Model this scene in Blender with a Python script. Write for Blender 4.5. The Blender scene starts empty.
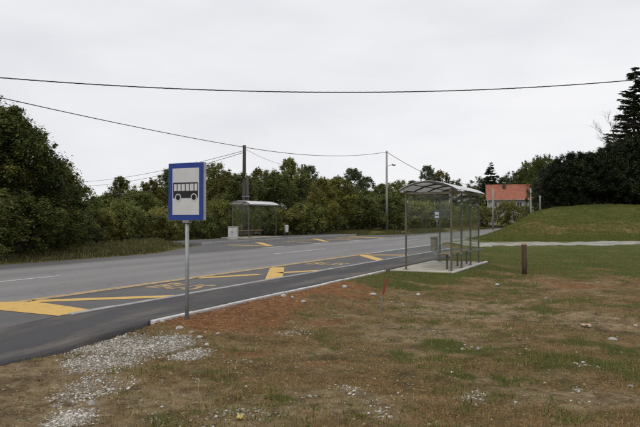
import bpy, bmesh, math
import numpy as np
from mathutils import Vector, Matrix

# ------------------------------------------------------------------ camera, world, sun
TH = math.atan(300 / 622.0)          # the road runs along +Y; the camera is turned left of it by TH
CT, ST = math.cos(TH), math.sin(TH)
EYE = 1.6
scene = bpy.context.scene
col = scene.collection

cam = bpy.data.cameras.new('camera')
cam.sensor_width = 36.0
cam.lens = 36.0 * 622 / 640
cam.clip_start = 0.1
cam.clip_end = 3000
camo = bpy.data.objects.new('camera', cam)
col.objects.link(camo)
camo.location = (0, 0, EYE)
camo.rotation_euler = (math.radians(90.5), 0, TH)
scene.camera = camo

SUN_EL, SUN_AZ = math.radians(56), math.radians(175)     # azimuth clockwise from +Y
world = bpy.data.worlds.new('World')
scene.world = world
world.use_nodes = True
wn, wl = world.node_tree.nodes, world.node_tree.links
wn.clear()
w_out = wn.new('ShaderNodeOutputWorld')
w_bg = wn.new('ShaderNodeBackground')
w_bg.inputs['Strength'].default_value = 0.1
sky = wn.new('ShaderNodeTexSky')
sky.sky_type = 'NISHITA'
sky.sun_disc = False
sky.sun_elevation = SUN_EL
sky.sun_rotation = SUN_AZ
w_hs = wn.new('ShaderNodeHueSaturation')
w_hs.inputs['Saturation'].default_value = 0.25
wl.new(sky.outputs[0], w_hs.inputs['Color'])
w_tc = wn.new('ShaderNodeTexCoord')
w_map = wn.new('ShaderNodeMapping')
w_map.inputs['Scale'].default_value = (1.0, 1.0, 3.6)
wl.new(w_tc.outputs['Generated'], w_map.inputs['Vector'])
w_no = wn.new('ShaderNodeTexNoise')
w_no.inputs['Scale'].default_value = 1.25
w_no.inputs['Detail'].default_value = 5
w_no.inputs['Roughness'].default_value = 0.5
wl.new(w_map.outputs[0], w_no.inputs['Vector'])
w_cr = wn.new('ShaderNodeValToRGB')
w_cr.color_ramp.elements[0].position = 0.3
w_cr.color_ramp.elements[0].color = (0.815, 0.822, 0.870, 1)
w_cr.color_ramp.elements[1].position = 0.68
w_cr.color_ramp.elements[1].color = (1.00, 1.00, 1.02, 1)
w_no2 = wn.new('ShaderNodeTexNoise'); w_no2.inputs['Scale'].default_value = 5; w_no2.inputs['Detail'].default_value = 7
wl.new(w_map.outputs[0], w_no2.inputs['Vector'])
w_add = wn.new('ShaderNodeMath'); w_add.operation = 'MULTIPLY_ADD'; w_add.inputs[1].default_value = 0.22
wl.new(w_no2.outputs['Fac'], w_add.inputs[0]); wl.new(w_no.outputs['Fac'], w_add.inputs[2])
w_sub = wn.new('ShaderNodeMath'); w_sub.operation = 'SUBTRACT'; w_sub.inputs[1].default_value = 0.11
wl.new(w_add.outputs[0], w_sub.inputs[0])
wl.new(w_sub.outputs[0], w_cr.inputs['Fac'])
w_sc = wn.new('ShaderNodeVectorMath')
w_sc.operation = 'SCALE'
w_sc.inputs['Scale'].default_value = 9.0
wl.new(w_cr.outputs['Color'], w_sc.inputs[0])
w_mx = wn.new('ShaderNodeMix')
w_mx.data_type = 'RGBA'
w_mx.inputs['Factor'].default_value = 0.92
wl.new(w_hs.outputs[0], w_mx.inputs[6])
wl.new(w_sc.outputs[0], w_mx.inputs[7])
wl.new(w_mx.outputs[2], w_bg.inputs['Color'])
wl.new(w_bg.outputs[0], w_out.inputs['Surface'])

sun = bpy.data.lights.new('sun', 'SUN')
sun.energy = 1.5
sun.angle = math.radians(40)
sun.color = (1.0, 0.97, 0.93)
suno = bpy.data.objects.new('sun', sun)
col.objects.link(suno)
sdir = Vector((math.sin(SUN_AZ) * math.cos(SUN_EL), math.cos(SUN_AZ) * math.cos(SUN_EL), math.sin(SUN_EL)))
suno.rotation_euler = sdir.to_track_quat('Z', 'Y').to_euler()
suno.location = (0, 0, 60)

scene.view_settings.view_transform = 'Standard'
scene.view_settings.look = 'None'
scene.view_settings.gamma = 1.0
scene.view_settings.exposure = 0.08
scene.view_settings.use_curve_mapping = False
scene.render.engine = 'CYCLES'
scene.cycles.use_denoising = True
scene.cycles.max_bounces = 8
scene.cycles.transparent_max_bounces = 16

# ------------------------------------------------------------------ small maths
rng = np.random.default_rng(7)

def ss(x):
    x = np.clip(x, 0.0, 1.0)
    return x * x * (3 - 2 * x)

def vnoise(x, y, seed=0):
    x = np.asarray(x, float); y = np.asarray(y, float)
    xi = np.floor(x).astype(np.int64); yi = np.floor(y).astype(np.int64)
    xf = ss(x - xi); yf = ss(y - yi)
    def h(a, b):
        n = (a * 374761393 + b * 668265263 + seed * 974634777) & 0xffffffff
        n = ((n ^ (n >> 13)) * 1274126177) & 0xffffffff
        return ((n ^ (n >> 16)) & 0xffff) / 65535.0
    return (h(xi, yi) * (1 - xf) + h(xi + 1, yi) * xf) * (1 - yf) + (h(xi, yi + 1) * (1 - xf) + h(xi + 1, yi + 1) * xf) * yf

def fbm(x, y, oct=4, seed=0):
    a, t, n = 1.0, 0.0, 0.0
    for i in range(oct):
        t = t + a * vnoise(x * 2 ** i + 17.3 * i, y * 2 ** i - 9.1 * i, seed + i)
        n += a
        a *= 0.55
    return t / n

def c2w(xc, yc):
    """view-aligned plan coordinates (right, ahead) -> world X, Y"""
    return xc * CT - yc * ST, xc * ST + yc * CT

def interp(s, pts):
    p = np.array(pts, float)
    return np.interp(s, p[:, 0], p[:, 1])

def near_edge(s):      # near edge of asphalt, as distance left of the camera line
    return interp(s, [(-22, 10.2), (-12, 6.1), (31.5, 6.1), (39, 10.2), (400, 10.2)])

def far_edge(s):
    return interp(s, [(-400, 18.8), (22, 18.8), (29, 21.6), (29.8, 25.4), (52, 25.4), (53, 21.6), (60, 18.8), (400, 18.8)])

def z_road(D):
    return 0.10 * ss((np.asarray(D, float) - 16) / 6)

def bank_bumps(D, s, Yc):
    return (fbm(D * 0.28, s * 0.28, 5, 13) - .5) * 0.7 * ss((Yc - 46) / 6) * ss((10 - D) / 2)

def zg_ds(D, s):
    D = np.asarray(D, float); s = np.asarray(s, float)
    Yc = D * ST + s * CT
    de, fe = near_edge(s), far_edge(s)
    und = (fbm(D * 0.35, s * 0.35, 4, 3) - 0.5) * 0.16 + (fbm(D * 1.7, s * 1.7, 4, 5) - 0.5) * 0.11
    near_side = -0.05 + 0.14 * ss((D - (de - 1.9)) / 1.7) * (0.35 + 0.65 * ss((s - 5.5) / 2)) + und * (0.25 + 0.75 * ss((de - D - 0.05) / 0.8))
    pad_d = np.maximum(np.maximum(4.1 - D, D - 6.3), np.maximum(17.3 - s, s - 22.3))
    padw = 1 - ss((pad_d - 0.05) / 1.3)
    near_side = near_side * (1 - padw) + 0.075 * padw
    bank = (1 - np.exp(-np.maximum(10.45 - D, 0) / 1.7)) * (2.75 * ss((Yc - 44) / 24.0) ** 0.9 + 0.045 * np.clip(Yc - 60, 0, 40)) * (1 + 0.10 * (fbm(D * 0.12, s * 0.12, 3, 8) - .5)) + bank_bumps(D, s, Yc)
    near_side = near_side + bank
    far_side = z_road(D) + 0.22 * ss((D - fe - 0.2) / 3.0) - 0.02 + und * ss((D - fe) / 1.5) * 1.5 + 0.6 * ss((D - 30) / 25)
    mid = z_road(D) - 0.07
    zz = np.where(D < de, near_side, np.where(D > fe, far_side, mid))
    # ease under the asphalt edges
    zz = np.where((D >= de) & (D < de + 0.12), near_side * (1 - (D - de) / 0.12) + mid * (D - de) / 0.12, zz)
    zz = zz + 2.2 * ss((Yc - 95) / 55)* ss((np.abs(D - 14) - 5) / 12)
    return zz

def zg(x, y):
    return float(zg_ds(-x, y))

# ------------------------------------------------------------------ materials
MATS = {}
def mat(name):
    m = bpy.data.materials.new(name)
    m.use_nodes = True
    n = m.node_tree.nodes
    b = n['Principled BSDF']
    MATS[name] = m
    return m, n, m.node_tree.links, b

def noise_col(name, c1, c2, scale=8, detail=6, rough=0.8, bump=0.0, bscale=60, metallic=0.0, spec=0.3, obj_coords=True, p0=0.3, p1=0.7, mapscale=(1, 1, 1), jitter=0.0):
    m, n, l, b = mat(name)
    tc = n.new('ShaderNodeTexCoord')
    mp = n.new('ShaderNodeMapping')
    mp.inputs['Scale'].default_value = mapscale
    l.new(tc.outputs['Object'], mp.inputs['Vector'])
    no = n.new('ShaderNodeTexNoise')
    no.inputs['Scale'].default_value = scale
    no.inputs['Detail'].default_value = detail
    no.inputs['Roughness'].default_value = 0.65
    l.new(mp.outputs[0], no.inputs['Vector'])
    cr = n.new('ShaderNodeValToRGB')
    cr.color_ramp.elements[0].position = p0
    cr.color_ramp.elements[0].color = (*c1, 1)
    cr.color_ramp.elements[1].position = p1
    cr.color_ramp.elements[1].color = (*c2, 1)
    l.new(no.outputs['Fac'], cr.inputs['Fac'])
    out = cr.outputs['Color']
    if jitter > 0:
        oi = n.new('ShaderNodeObjectInfo')
        hs = n.new('ShaderNodeHueSaturation')
        mr = n.new('ShaderNodeMapRange')
        mr.inputs['To Min'].default_value = 1 - jitter
        mr.inputs['To Max'].default_value = 1 + jitter
        l.new(oi.outputs['Random'], mr.inputs['Value'])
        l.new(mr.outputs[0], hs.inputs['Value'])
        l.new(out, hs.inputs['Color'])
        out = hs.outputs['Color']
    l.new(out, b.inputs['Base Color'])
    b.inputs['Roughness'].default_value = rough
    b.inputs['Metallic'].default_value = metallic
    b.inputs['Specular IOR Level'].default_value = spec
    if bump > 0:
        n2 = n.new('ShaderNodeTexNoise')
        n2.inputs['Scale'].default_value = bscale
        n2.inputs['Detail'].default_value = 4
        l.new(mp.outputs[0], n2.inputs['Vector'])
        bp = n.new('ShaderNodeBump')
        bp.inputs['Strength'].default_value = bump
        bp.inputs['Distance'].default_value = 0.02
        l.new(n2.outputs['Fac'], bp.inputs['Height'])
        l.new(bp.outputs[0], b.inputs['Normal'])
    return m

def asphalt(name, base, tracks=0.0, crack=0.0, dust=0.0):
    m, n, l, b = mat(name)
    tc = n.new('ShaderNodeTexCoord')
    big = n.new('ShaderNodeTexNoise'); big.inputs['Scale'].default_value = 0.5; big.inputs['Detail'].default_value = 6
    mp = n.new('ShaderNodeMapping'); mp.inputs['Scale'].default_value = (1.0, 0.22, 1)
    l.new(tc.outputs['Object'], mp.inputs['Vector']); l.new(mp.outputs[0], big.inputs['Vector'])
    fine = n.new('ShaderNodeTexNoise'); fine.inputs['Scale'].default_value = 55; fine.inputs['Detail'].default_value = 4
    l.new(tc.outputs['Object'], fine.inputs['Vector'])
    spk = n.new('ShaderNodeTexVoronoi'); spk.inputs['Scale'].default_value = 70
    l.new(tc.outputs['Object'], spk.inputs['Vector'])
    def ramp(src, a, va, c, vc):
        r = n.new('ShaderNodeValToRGB')
        r.color_ramp.elements[0].position = a; r.color_ramp.elements[0].color = (va, va, va, 1)
        r.color_ramp.elements[1].position = c; r.color_ramp.elements[1].color = (vc, vc, vc, 1)
        l.new(src, r.inputs['Fac'])
        return r.outputs['Color']
    def mul(a, c):
        x = n.new('ShaderNodeMix'); x.data_type = 'RGBA'; x.blend_type = 'MULTIPLY'; x.inputs['Factor'].default_value = 1
        l.new(a, x.inputs[6]); l.new(c, x.inputs[7])
        return x.outputs[2]
    rgb = n.new('ShaderNodeRGB'); rgb.outputs[0].default_value = (*base, 1)
    c = mul(rgb.outputs[0], ramp(big.outputs['Fac'], 0.3, 0.8, 0.72, 1.16))
    c = mul(c, ramp(fine.outputs['Fac'], 0.3, 0.82, 0.7, 1.18))
    c = mul(c, ramp(spk.outputs['Distance'], 0.02, 1.35, 0.25, 0.97))
    if tracks > 0:
        sx = n.new('ShaderNodeSeparateXYZ'); l.new(tc.outputs['Object'], sx.inputs[0])
        wv = n.new('ShaderNodeMath'); wv.operation = 'MULTIPLY_ADD'
        wv.inputs[1].default_value = 2 * math.pi / 1.83; wv.inputs[2].default_value = 1.2
        l.new(sx.outputs['X'], wv.inputs[0])
        sn = n.new('ShaderNodeMath'); sn.operation = 'SINE'; l.new(wv.outputs[0], sn.inputs[0])
        mr = n.new('ShaderNodeMapRange'); mr.inputs['From Min'].default_value = -1
        mr.inputs['To Min'].default_value = 1 - tracks; mr.inputs['To Max'].default_value = 1 + tracks * 0.5
        l.new(sn.outputs[0], mr.inputs['Value'])
        c = mul(c, mr.outputs[0])
    if crack > 0:
        cv = n.new('ShaderNodeTexVoronoi'); cv.feature = 'DISTANCE_TO_EDGE'; cv.inputs['Scale'].default_value = 0.33
        cn = n.new('ShaderNodeTexNoise'); cn.inputs['Scale'].default_value = 1.1; cn.inputs['Detail'].default_value = 5
        l.new(tc.outputs['Object'], cn.inputs['Vector'])
        ad = n.new('ShaderNodeVectorMath'); ad.operation = 'ADD'
        l.new(tc.outputs['Object'], ad.inputs[0]); l.new(cn.outputs['Color'], ad.inputs[1])
        l.new(ad.outputs[0], cv.inputs['Vector'])
        c = mul(c, ramp(cv.outputs['Distance'], 0.0, 1 - crack, 0.006, 1.0))
    if dust > 0:
        dn = n.new('ShaderNodeTexNoise'); dn.inputs['Scale'].default_value = 1.3; dn.inputs['Detail'].default_value = 9; dn.inputs['Roughness'].default_value = 0.72
        l.new(mp.outputs[0], dn.inputs['Vector'])
        dm = n.new('ShaderNodeMapRange'); dm.inputs['From Min'].default_value = 0.48; dm.inputs['From Max'].default_value = 0.8; dm.inputs['To Max'].default_value = dust
        l.new(dn.outputs['Fac'], dm.inputs['Value'])
        dx = n.new('ShaderNodeMix'); dx.data_type = 'RGBA'; l.new(dm.outputs[0], dx.inputs[0]); l.new(c, dx.inputs[6]); dx.inputs[7].default_value = (0.21, 0.175, 0.135, 1)
        c = dx.outputs[2]
    l.new(c, b.inputs['Base Color'])
    b.inputs['Roughness'].default_value = 0.85
    b.inputs['Specular IOR Level'].default_value = 0.35
    bp = n.new('ShaderNodeBump'); bp.inputs['Strength'].default_value = 0.5; bp.inputs['Distance'].default_value = 0.01
    l.new(fine.outputs['Fac'], bp.inputs['Height']); l.new(bp.outputs[0], b.inputs['Normal'])
    return m

def paint(name, c, wear=0.45, under=(0.10, 0.10, 0.10)):
    m, n, l, b = mat(name)
    tc = n.new('ShaderNodeTexCoord')
    no = n.new('ShaderNodeTexNoise'); no.inputs['Scale'].default_value = 6; no.inputs['Detail'].default_value = 10; no.inputs['Roughness'].default_value = 0.8
    l.new(tc.outputs['Object'], no.inputs['Vector'])
    cr = n.new('ShaderNodeValToRGB')
    cr.color_ramp.elements[0].position = wear - 0.10; cr.color_ramp.elements[0].color = (*under, 1)
    cr.color_ramp.elements[1].position = wear + 0.04; cr.color_ramp.elements[1].color = (*c, 1)
    e = cr.color_ramp.elements.new(0.75); e.color = (*[min(1, v * 1.12) for v in c], 1)
    l.new(no.outputs['Fac'], cr.inputs['Fac']); l.new(cr.outputs[0], b.inputs['Base Color'])
    b.inputs['Roughness'].default_value = 0.7
    return m

def leaf_mat(name, dark, mid, light, trans=0.25, jit=0.12):
    m, n, l, b = mat(name)
    at = n.new('ShaderNodeAttribute'); at.attribute_name = 'tint'
    cr = n.new('ShaderNodeValToRGB')
    cr.color_ramp.elements[0].position = 0.05; cr.color_ramp.elements[0].color = (*dark, 1)
    cr.color_ramp.elements[1].position = 0.95; cr.color_ramp.elements[1].color = (*light, 1)
    e = cr.color_ramp.elements.new(0.5); e.color = (*mid, 1)
    l.new(at.outputs['Fac'], cr.inputs['Fac'])
    oi = n.new('ShaderNodeObjectInfo')
    mr = n.new('ShaderNodeMapRange'); mr.inputs['To Min'].default_value = 1 - jit * 2.2; mr.inputs['To Max'].default_value = 1 + jit * 2.2
    mh = n.new('ShaderNodeMapRange'); mh.inputs['To Min'].default_value = 0.5 - 0.012; mh.inputs['To Max'].default_value = 0.5 + 0.015
    l.new(oi.outputs['Random'], mr.inputs['Value'])
    sq = n.new('ShaderNodeMath'); sq.operation = 'FRACT'
    mm = n.new('ShaderNodeMath'); mm.operation = 'MULTIPLY'; mm.inputs[1].default_value = 7.31
    l.new(oi.outputs['Random'], mm.inputs[0]); l.new(mm.outputs[0], sq.inputs[0]); l.new(sq.outputs[0], mh.inputs['Value'])
    hs = n.new('ShaderNodeHueSaturation')
    l.new(mr.outputs[0], hs.inputs['Value']); l.new(mh.outputs[0], hs.inputs['Hue'])
    l.new(cr.outputs[0], hs.inputs['Color'])
    l.new(hs.outputs[0], b.inputs['Base Color'])
    b.inputs['Roughness'].default_value = 0.6
    b.inputs['Specular IOR Level'].default_value = 0.25
    tr = n.new('ShaderNodeBsdfTranslucent'); l.new(hs.outputs[0], tr.inputs['Color'])
    mx = n.new('ShaderNodeMixShader'); mx.inputs[0].default_value = trans
    l.new(b.outputs[0], mx.inputs[1]); l.new(tr.outputs[0], mx.inputs[2])
    l.new(mx.outputs[0], n['Material Output'].inputs['Surface'])
    return m

def glass_mat(name, tint, refl=0.5):
    m, n, l, b = mat(name)
    n.remove(b)
    tr = n.new('ShaderNodeBsdfTransparent'); tr.inputs['Color'].default_value = (*tint, 1)
    gl = n.new('ShaderNodeBsdfGlossy'); gl.inputs['Roughness'].default_value = 0.03; gl.inputs['Color'].default_value = (0.9, 0.95, 0.92, 1)
    fr = n.new('ShaderNodeFresnel'); fr.inputs['IOR'].default_value = 1.5
    mm = n.new('ShaderNodeMath'); mm.operation = 'MULTIPLY'; mm.inputs[1].default_value = refl
    l.new(fr.outputs[0], mm.inputs[0])
    df = n.new('ShaderNodeBsdfDiffuse'); df.inputs['Color'].default_value = (0.45, 0.5, 0.46, 1)
    tc = n.new('ShaderNodeTexCoord'); no = n.new('ShaderNodeTexNoise'); no.inputs['Scale'].default_value = 1.7; no.inputs['Detail'].default_value = 6
    l.new(tc.outputs['Object'], no.inputs['Vector'])
    dr = n.new('ShaderNodeMapRange'); dr.inputs['From Min'].default_value = 0.35; dr.inputs['From Max'].default_value = 0.75
    dr.inputs['To Min'].default_value = 0.002; dr.inputs['To Max'].default_value = 0.018
    l.new(no.outputs['Fac'], dr.inputs['Value'])
    m0 = n.new('ShaderNodeMixShader'); l.new(dr.outputs[0], m0.inputs[0]); l.new(tr.outputs[0], m0.inputs[1]); l.new(df.outputs[0], m0.inputs[2])
    mx = n.new('ShaderNodeMixShader'); l.new(mm.outputs[0], mx.inputs[0]); l.new(m0.outputs[0], mx.inputs[1]); l.new(gl.outputs[0], mx.inputs[2])
    l.new(mx.outputs[0], n['Material Output'].inputs['Surface'])
    return m

def ground_mat():
    m, n, l, b = mat('soil_and_grass')
    geo = n.new('ShaderNodeNewGeometry')
    at = n.new('ShaderNodeAttribute'); at.attribute_name = 'cover'
    sp = n.new('ShaderNodeSeparateColor'); l.new(at.outputs['Color'], sp.inputs[0])
    def noise(scale, detail=6, rough=0.65, src=None):
        t = n.new('ShaderNodeTexNoise'); t.inputs['Scale'].default_value = scale; t.inputs['Detail'].default_value = detail; t.inputs['Roughness'].default_value = rough
        l.new(src or geo.outputs['Position'], t.inputs['Vector'])
        return t.outputs['Fac']
    def ramp(src, *st):
        r = n.new('ShaderNodeValToRGB')
        els = r.color_ramp.elements
        els[0].position, els[0].color = st[0][0], (*st[0][1], 1)
        els[1].position, els[1].color = st[-1][0], (*st[-1][1], 1)
        for p, c in st[1:-1]:
            e = els.new(p); e.color = (*c, 1)
        l.new(src, r.inputs['Fac'])
        return r.outputs['Color']
    def mix(fac, a, c):
        x = n.new('ShaderNodeMix'); x.data_type = 'RGBA'
        l.new(fac, x.inputs[0]); l.new(a, x.inputs[6]); l.new(c, x.inputs[7])
        return x.outputs[2]
    def breakup(chan, amp, lo, hi, nsrc):
        a = n.new('ShaderNodeMath'); a.operation = 'SUBTRACT'; a.inputs[1].default_value = 0.5; l.new(nsrc, a.inputs[0])
        c = n.new('ShaderNodeMath'); c.operation = 'MULTIPLY_ADD'; c.inputs[1].default_value = amp
        l.new(a.outputs[0], c.inputs[0]); l.new(chan, c.inputs[2])
        r = n.new('ShaderNodeMapRange'); r.interpolation_type = 'SMOOTHSTEP'
        r.inputs['From Min'].default_value = lo; r.inputs['From Max'].default_value = hi
        l.new(c.outputs[0], r.inputs['Value'])
        return r.outputs[0]
    nf, nm, nb, nx = noise(26, 6, 0.75), noise(7, 6, 0.7), noise(1.1, 6, 0.65), noise(95, 3, 0.6)
    soil = ramp(nm, (0.30, (0.14, 0.096, 0.050)), (0.47, (0.31, 0.222, 0.120)), (0.68, (0.48, 0.38, 0.235)))
    litter = ramp(nf, (0.35, (0.058, 0.035, 0.014)), (0.5, (0.23, 0.148, 0.060)), (0.65, (0.44, 0.315, 0.145)))
    ib = n.new('ShaderNodeMath'); ib.operation = 'SUBTRACT'; l.new(nb, ib.inputs[0]); l.new(at.outputs['Alpha'], ib.inputs[1])
    base = mix(breakup(ib.outputs[0], 1.1, 0.28, 0.52, nf), soil, litter)
    dk = ramp(noise(2.3, 8, 0.75), (0.36, (0.45, 0.42, 0.40)), (0.5, (0.98, 0.98, 0.98)), (0.66, (1.22, 1.2, 1.16)))
    mdk = n.new('ShaderNodeMix'); mdk.data_type = 'RGBA'; mdk.blend_type = 'MULTIPLY'; mdk.inputs[0].default_value = 1.0
    l.new(base, mdk.inputs[6]); l.new(dk, mdk.inputs[7]); base = mdk.outputs[2]
    clay = ramp(nm, (0.30, (0.14, 0.062, 0.024)), (0.5, (0.29, 0.135, 0.054)), (0.72, (0.44, 0.245, 0.12)))
    base = mix(breakup(sp.outputs['Red'], 1.0, 0.25, 0.85, nm), base, clay)
    vor = n.new('ShaderNodeTexVoronoi'); vor.inputs['Scale'].default_value = 34; l.new(geo.outputs['Position'], vor.inputs['Vector'])
    vs = n.new('ShaderNodeSeparateColor'); l.new(vor.outputs['Color'], vs.inputs[0])
    grav = ramp(vs.outputs[0], (0.0, (0.17, 0.15, 0.12)), (0.5, (0.30, 0.27, 0.225)), (1.0, (0.46, 0.43, 0.375)))
    base = mix(breakup(sp.outputs['Blue'], 1.3, 0.3, 0.9, nm), base, grav)
    gsum = n.new('ShaderNodeMath'); gsum.operation = 'MULTIPLY_ADD'; gsum.inputs[1].default_value = 0.55; l.new(nf, gsum.inputs[0])
    nbig = noise(0.35, 9, 0.72)
    gb = n.new('ShaderNodeMath'); gb.operation = 'MULTIPLY'; gb.inputs[1].default_value = 0.45; l.new(nbig, gb.inputs[0]); l.new(gb.outputs[0], gsum.inputs[2])
    green = ramp(gsum.outputs[0], (0.36, (0.040, 0.056, 0.013)), (0.46, (0.080, 0.102, 0.023)), (0.54, (0.130, 0.136, 0.036)), (0.64, (0.20, 0.160, 0.06)))
    base = mix(breakup(sp.outputs['Green'], 1.2, 0.25, 0.85, nf), base, green)
    olive = ramp(nx, (0.3, (0.050, 0.056, 0.018)), (0.7, (0.15, 0.145, 0.052)))
    ofac = ramp(noise(5.5, 9, 0.8), (0.50, (0, 0, 0)), (0.60, (0.75, 0.75, 0.75)))
    orr = n.new('ShaderNodeSeparateColor'); l.new(ofac, orr.inputs[0])
    om = n.new('ShaderNodeMath'); om.operation = 'MULTIPLY'; l.new(orr.outputs[0], om.inputs[0])
    inv = n.new('ShaderNodeMath'); inv.operation = 'SUBTRACT'; inv.inputs[0].default_value = 1.0; inv.use_clamp = True
    cg = n.new('ShaderNodeMath'); cg.operation = 'ADD'; l.new(sp.outputs['Red'], cg.inputs[0]); l.new(sp.outputs['Blue'], cg.inputs[1])
    l.new(cg.outputs[0], inv.inputs[1]); l.new(inv.outputs[0], om.inputs[1])
    ob = n.new('ShaderNodeMath'); ob.operation = 'MULTIPLY_ADD'; ob.inputs[1].default_value = -2.0; ob.inputs[2].default_value = 1.0; ob.use_clamp = True
    l.new(at.outputs['Alpha'], ob.inputs[0])
    om2 = n.new('ShaderNodeMath'); om2.operation = 'MULTIPLY'; l.new(om.outputs[0], om2.inputs[0]); l.new(ob.outputs[0], om2.inputs[1])
    base = mix(om2.outputs[0], base, olive)
    # scattered pale grit
    v2 = n.new('ShaderNodeTexVoronoi'); v2.inputs['Scale'].default_value = 13; l.new(geo.outputs['Position'], v2.inputs['Vector'])
    g2 = n.new('ShaderNodeMapRange'); g2.inputs['From Min'].default_value = 0.16; g2.inputs['From Max'].default_value = 0.10
    l.new(v2.outputs['Distance'], g2.inputs['Value'])
    v2s = n.new('ShaderNodeSeparateColor'); l.new(v2.outputs['Color'], v2s.inputs[0])
    g3 = n.new('ShaderNodeMath'); g3.operation = 'GREATER_THAN'; g3.inputs[1].default_value = 0.80; l.new(v2s.outputs[1], g3.inputs[0])
    g4 = n.new('ShaderNodeMath'); g4.operation = 'MULTIPLY'; l.new(g2.outputs[0], g4.inputs[0]); l.new(g3.outputs[0], g4.inputs[1])
    gm = n.new('ShaderNodeMath'); gm.operation = 'MULTIPLY'; l.new(g4.outputs[0], gm.inputs[0])
    ig = n.new('ShaderNodeMath'); ig.operation = 'SUBTRACT'; ig.inputs[0].default_value = 0.85; l.new(sp.outputs['Green'], ig.inputs[1])
    igc = n.new('ShaderNodeMath'); igc.operation = 'MAXIMUM'; igc.inputs[1].default_value = 0; l.new(ig.outputs[0], igc.inputs[0])
    l.new(igc.outputs[0], gm.inputs[1])
    pal = n.new('ShaderNodeRGB'); pal.outputs[0].default_value = (0.36, 0.33, 0.28, 1)
    base = mix(gm.outputs[0], base, pal.outputs[0])
    l.new(base, b.inputs['Base Color'])
    b.inputs['Roughness'].default_value = 0.95
    b.inputs['Specular IOR Level'].default_value = 0.12
    ad = n.new('ShaderNodeMath'); ad.operation = 'ADD'; l.new(nm, ad.inputs[0]); l.new(nf, ad.inputs[1])
    bp = n.new('ShaderNodeBump'); bp.inputs['Strength'].default_value = 1.0; bp.inputs['Distance'].default_value = 0.09
    l.new(ad.outputs[0], bp.inputs['Height']); l.new(bp.outputs[0], b.inputs['Normal'])
    return m

M_ground = ground_mat()
M_road = asphalt('worn_asphalt', (0.175, 0.171, 0.168), 0.07, 0.45, 0.3)
M_layby = asphalt('dark_asphalt', (0.088, 0.086, 0.086), 0.0, 0.25, 0.35)
M_fresh = asphalt('fresh_asphalt', (0.046, 0.044, 0.046), dust=0.75)
M_yellow = paint('yellow_paint', (0.50, 0.315, 0.075), 0.43, (0.22, 0.155, 0.07))
M_yellow_worn = paint('worn_yellow_paint', (0.38, 0.26, 0.105), 0.50, (0.14, 0.12, 0.09))
M_white_line = paint('white_paint', (0.42, 0.42, 0.41), 0.44, (0.16, 0.16, 0.16))
M_kerb = noise_col('pale_kerb', (0.34, 0.33, 0.31), (0.56, 0.55, 0.53), 5, 6, 0.9, 0.4, jitter=0.08)
M_kerb_grey = noise_col('grey_kerb', (0.20, 0.20, 0.19), (0.34, 0.33, 0.32), 5, 6, 0.9, 0.4, jitter=0.1)
M_concrete = noise_col('concrete', (0.26, 0.235, 0.19), (0.47, 0.44, 0.375), 1.6, 8, 0.92, 0.35, 40)
M_pole_concrete = noise_col('grey_concrete_pole', (0.17, 0.17, 0.17), (0.31, 0.31, 0.305), 3, 6, 0.9, 0.3, mapscale=(1, 1, 0.2))
M_wood_pole = noise_col('weathered_pole_wood', (0.03, 0.026, 0.022), (0.10, 0.088, 0.075), 6, 6, 0.9, 0.5, 30, mapscale=(4, 4, 0.3))
M_galv = noise_col('galvanised_steel', (0.16, 0.17, 0.175), (0.27, 0.28, 0.29), 9, 5, 0.5, 0.1, metallic=0.2, spec=0.5)
M_frame = noise_col('bronze_frame', (0.075, 0.066, 0.052), (0.15, 0.130, 0.10), 6, 5, 0.55, 0.0, metallic=0.2)
M_alu = noise_col('aluminium_trim', (0.30, 0.31, 0.32), (0.45, 0.46, 0.47), 6, 4, 0.4, metallic=0.5)
M_bench = noise_col('bench_wood', (0.20, 0.13, 0.07), (0.36, 0.25, 0.15), 4, 6, 0.7, 0.2, mapscale=(6, 0.6, 6))
M_glass = glass_mat('shelter_glass', (0.955, 0.97, 0.955), 0.25)
M_sign_blue = noise_col('sign_blue', (0.012, 0.034, 0.185), (0.018, 0.046, 0.235), 3, 4, 0.45)
M_sign_white = noise_col('sign_white', (0.43, 0.43, 0.42), (0.53, 0.53, 0.52), 2, 5, 0.5)
M_black = noise_col('sign_black', (0.008, 0.008, 0.010), (0.016, 0.016, 0.018), 4, 3, 0.5)
M_cable = noise_col('cable_black', (0.012, 0.012, 0.014), (0.035, 0.035, 0.04), 9, 3, 0.6)
M_bin = noise_col('weathered_bin', (0.15, 0.14, 0.10), (0.30, 0.28, 0.21), 7, 6, 0.7, 0.2)
M_pale_box = noise_col('pale_cabinet', (0.36, 0.36, 0.35), (0.52, 0.52, 0.50), 3, 5, 0.6)
M_post_wood = noise_col('dark_post_wood', (0.028, 0.018, 0.012), (0.10, 0.066, 0.040), 8, 6, 0.9, 0.6, 30, mapscale=(4, 4, 0.4))
M_post_cut = noise_col('pale_cut_wood', (0.22, 0.15, 0.08), (0.42, 0.31, 0.18), 12, 6, 0.9)
M_stake = noise_col('stake_grey', (0.10, 0.095, 0.08), (0.21, 0.20, 0.18), 12, 6, 0.8)
M_red = noise_col('stake_red', (0.20, 0.016, 0.018), (0.32, 0.035, 0.035), 10, 6, 0.7)
M_stone = noise_col('pale_stone', (0.26, 0.245, 0.215), (0.58, 0.565, 0.53), 5, 7, 0.9, 0.6, 25, jitter=0.2)
M_roof_tile = noise_col('red_roof_tile', (0.23, 0.082, 0.052), (0.35, 0.14, 0.09), 1.4, 8, 0.85, 0.3, 8)
M_plaster = noise_col('house_plaster', (0.25, 0.24, 0.225), (0.37, 0.36, 0.34), 1.0, 6, 0.9)
M_window = noise_col('window_glass', (0.02, 0.025, 0.03), (0.05, 0.055, 0.06), 2, 3, 0.15, spec=0.6)
M_bark = noise_col('bark', (0.025, 0.019, 0.014), (0.085, 0.068, 0.05), 6, 6, 0.95, 0.5, 20, mapscale=(3, 3, 0.6))
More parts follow.
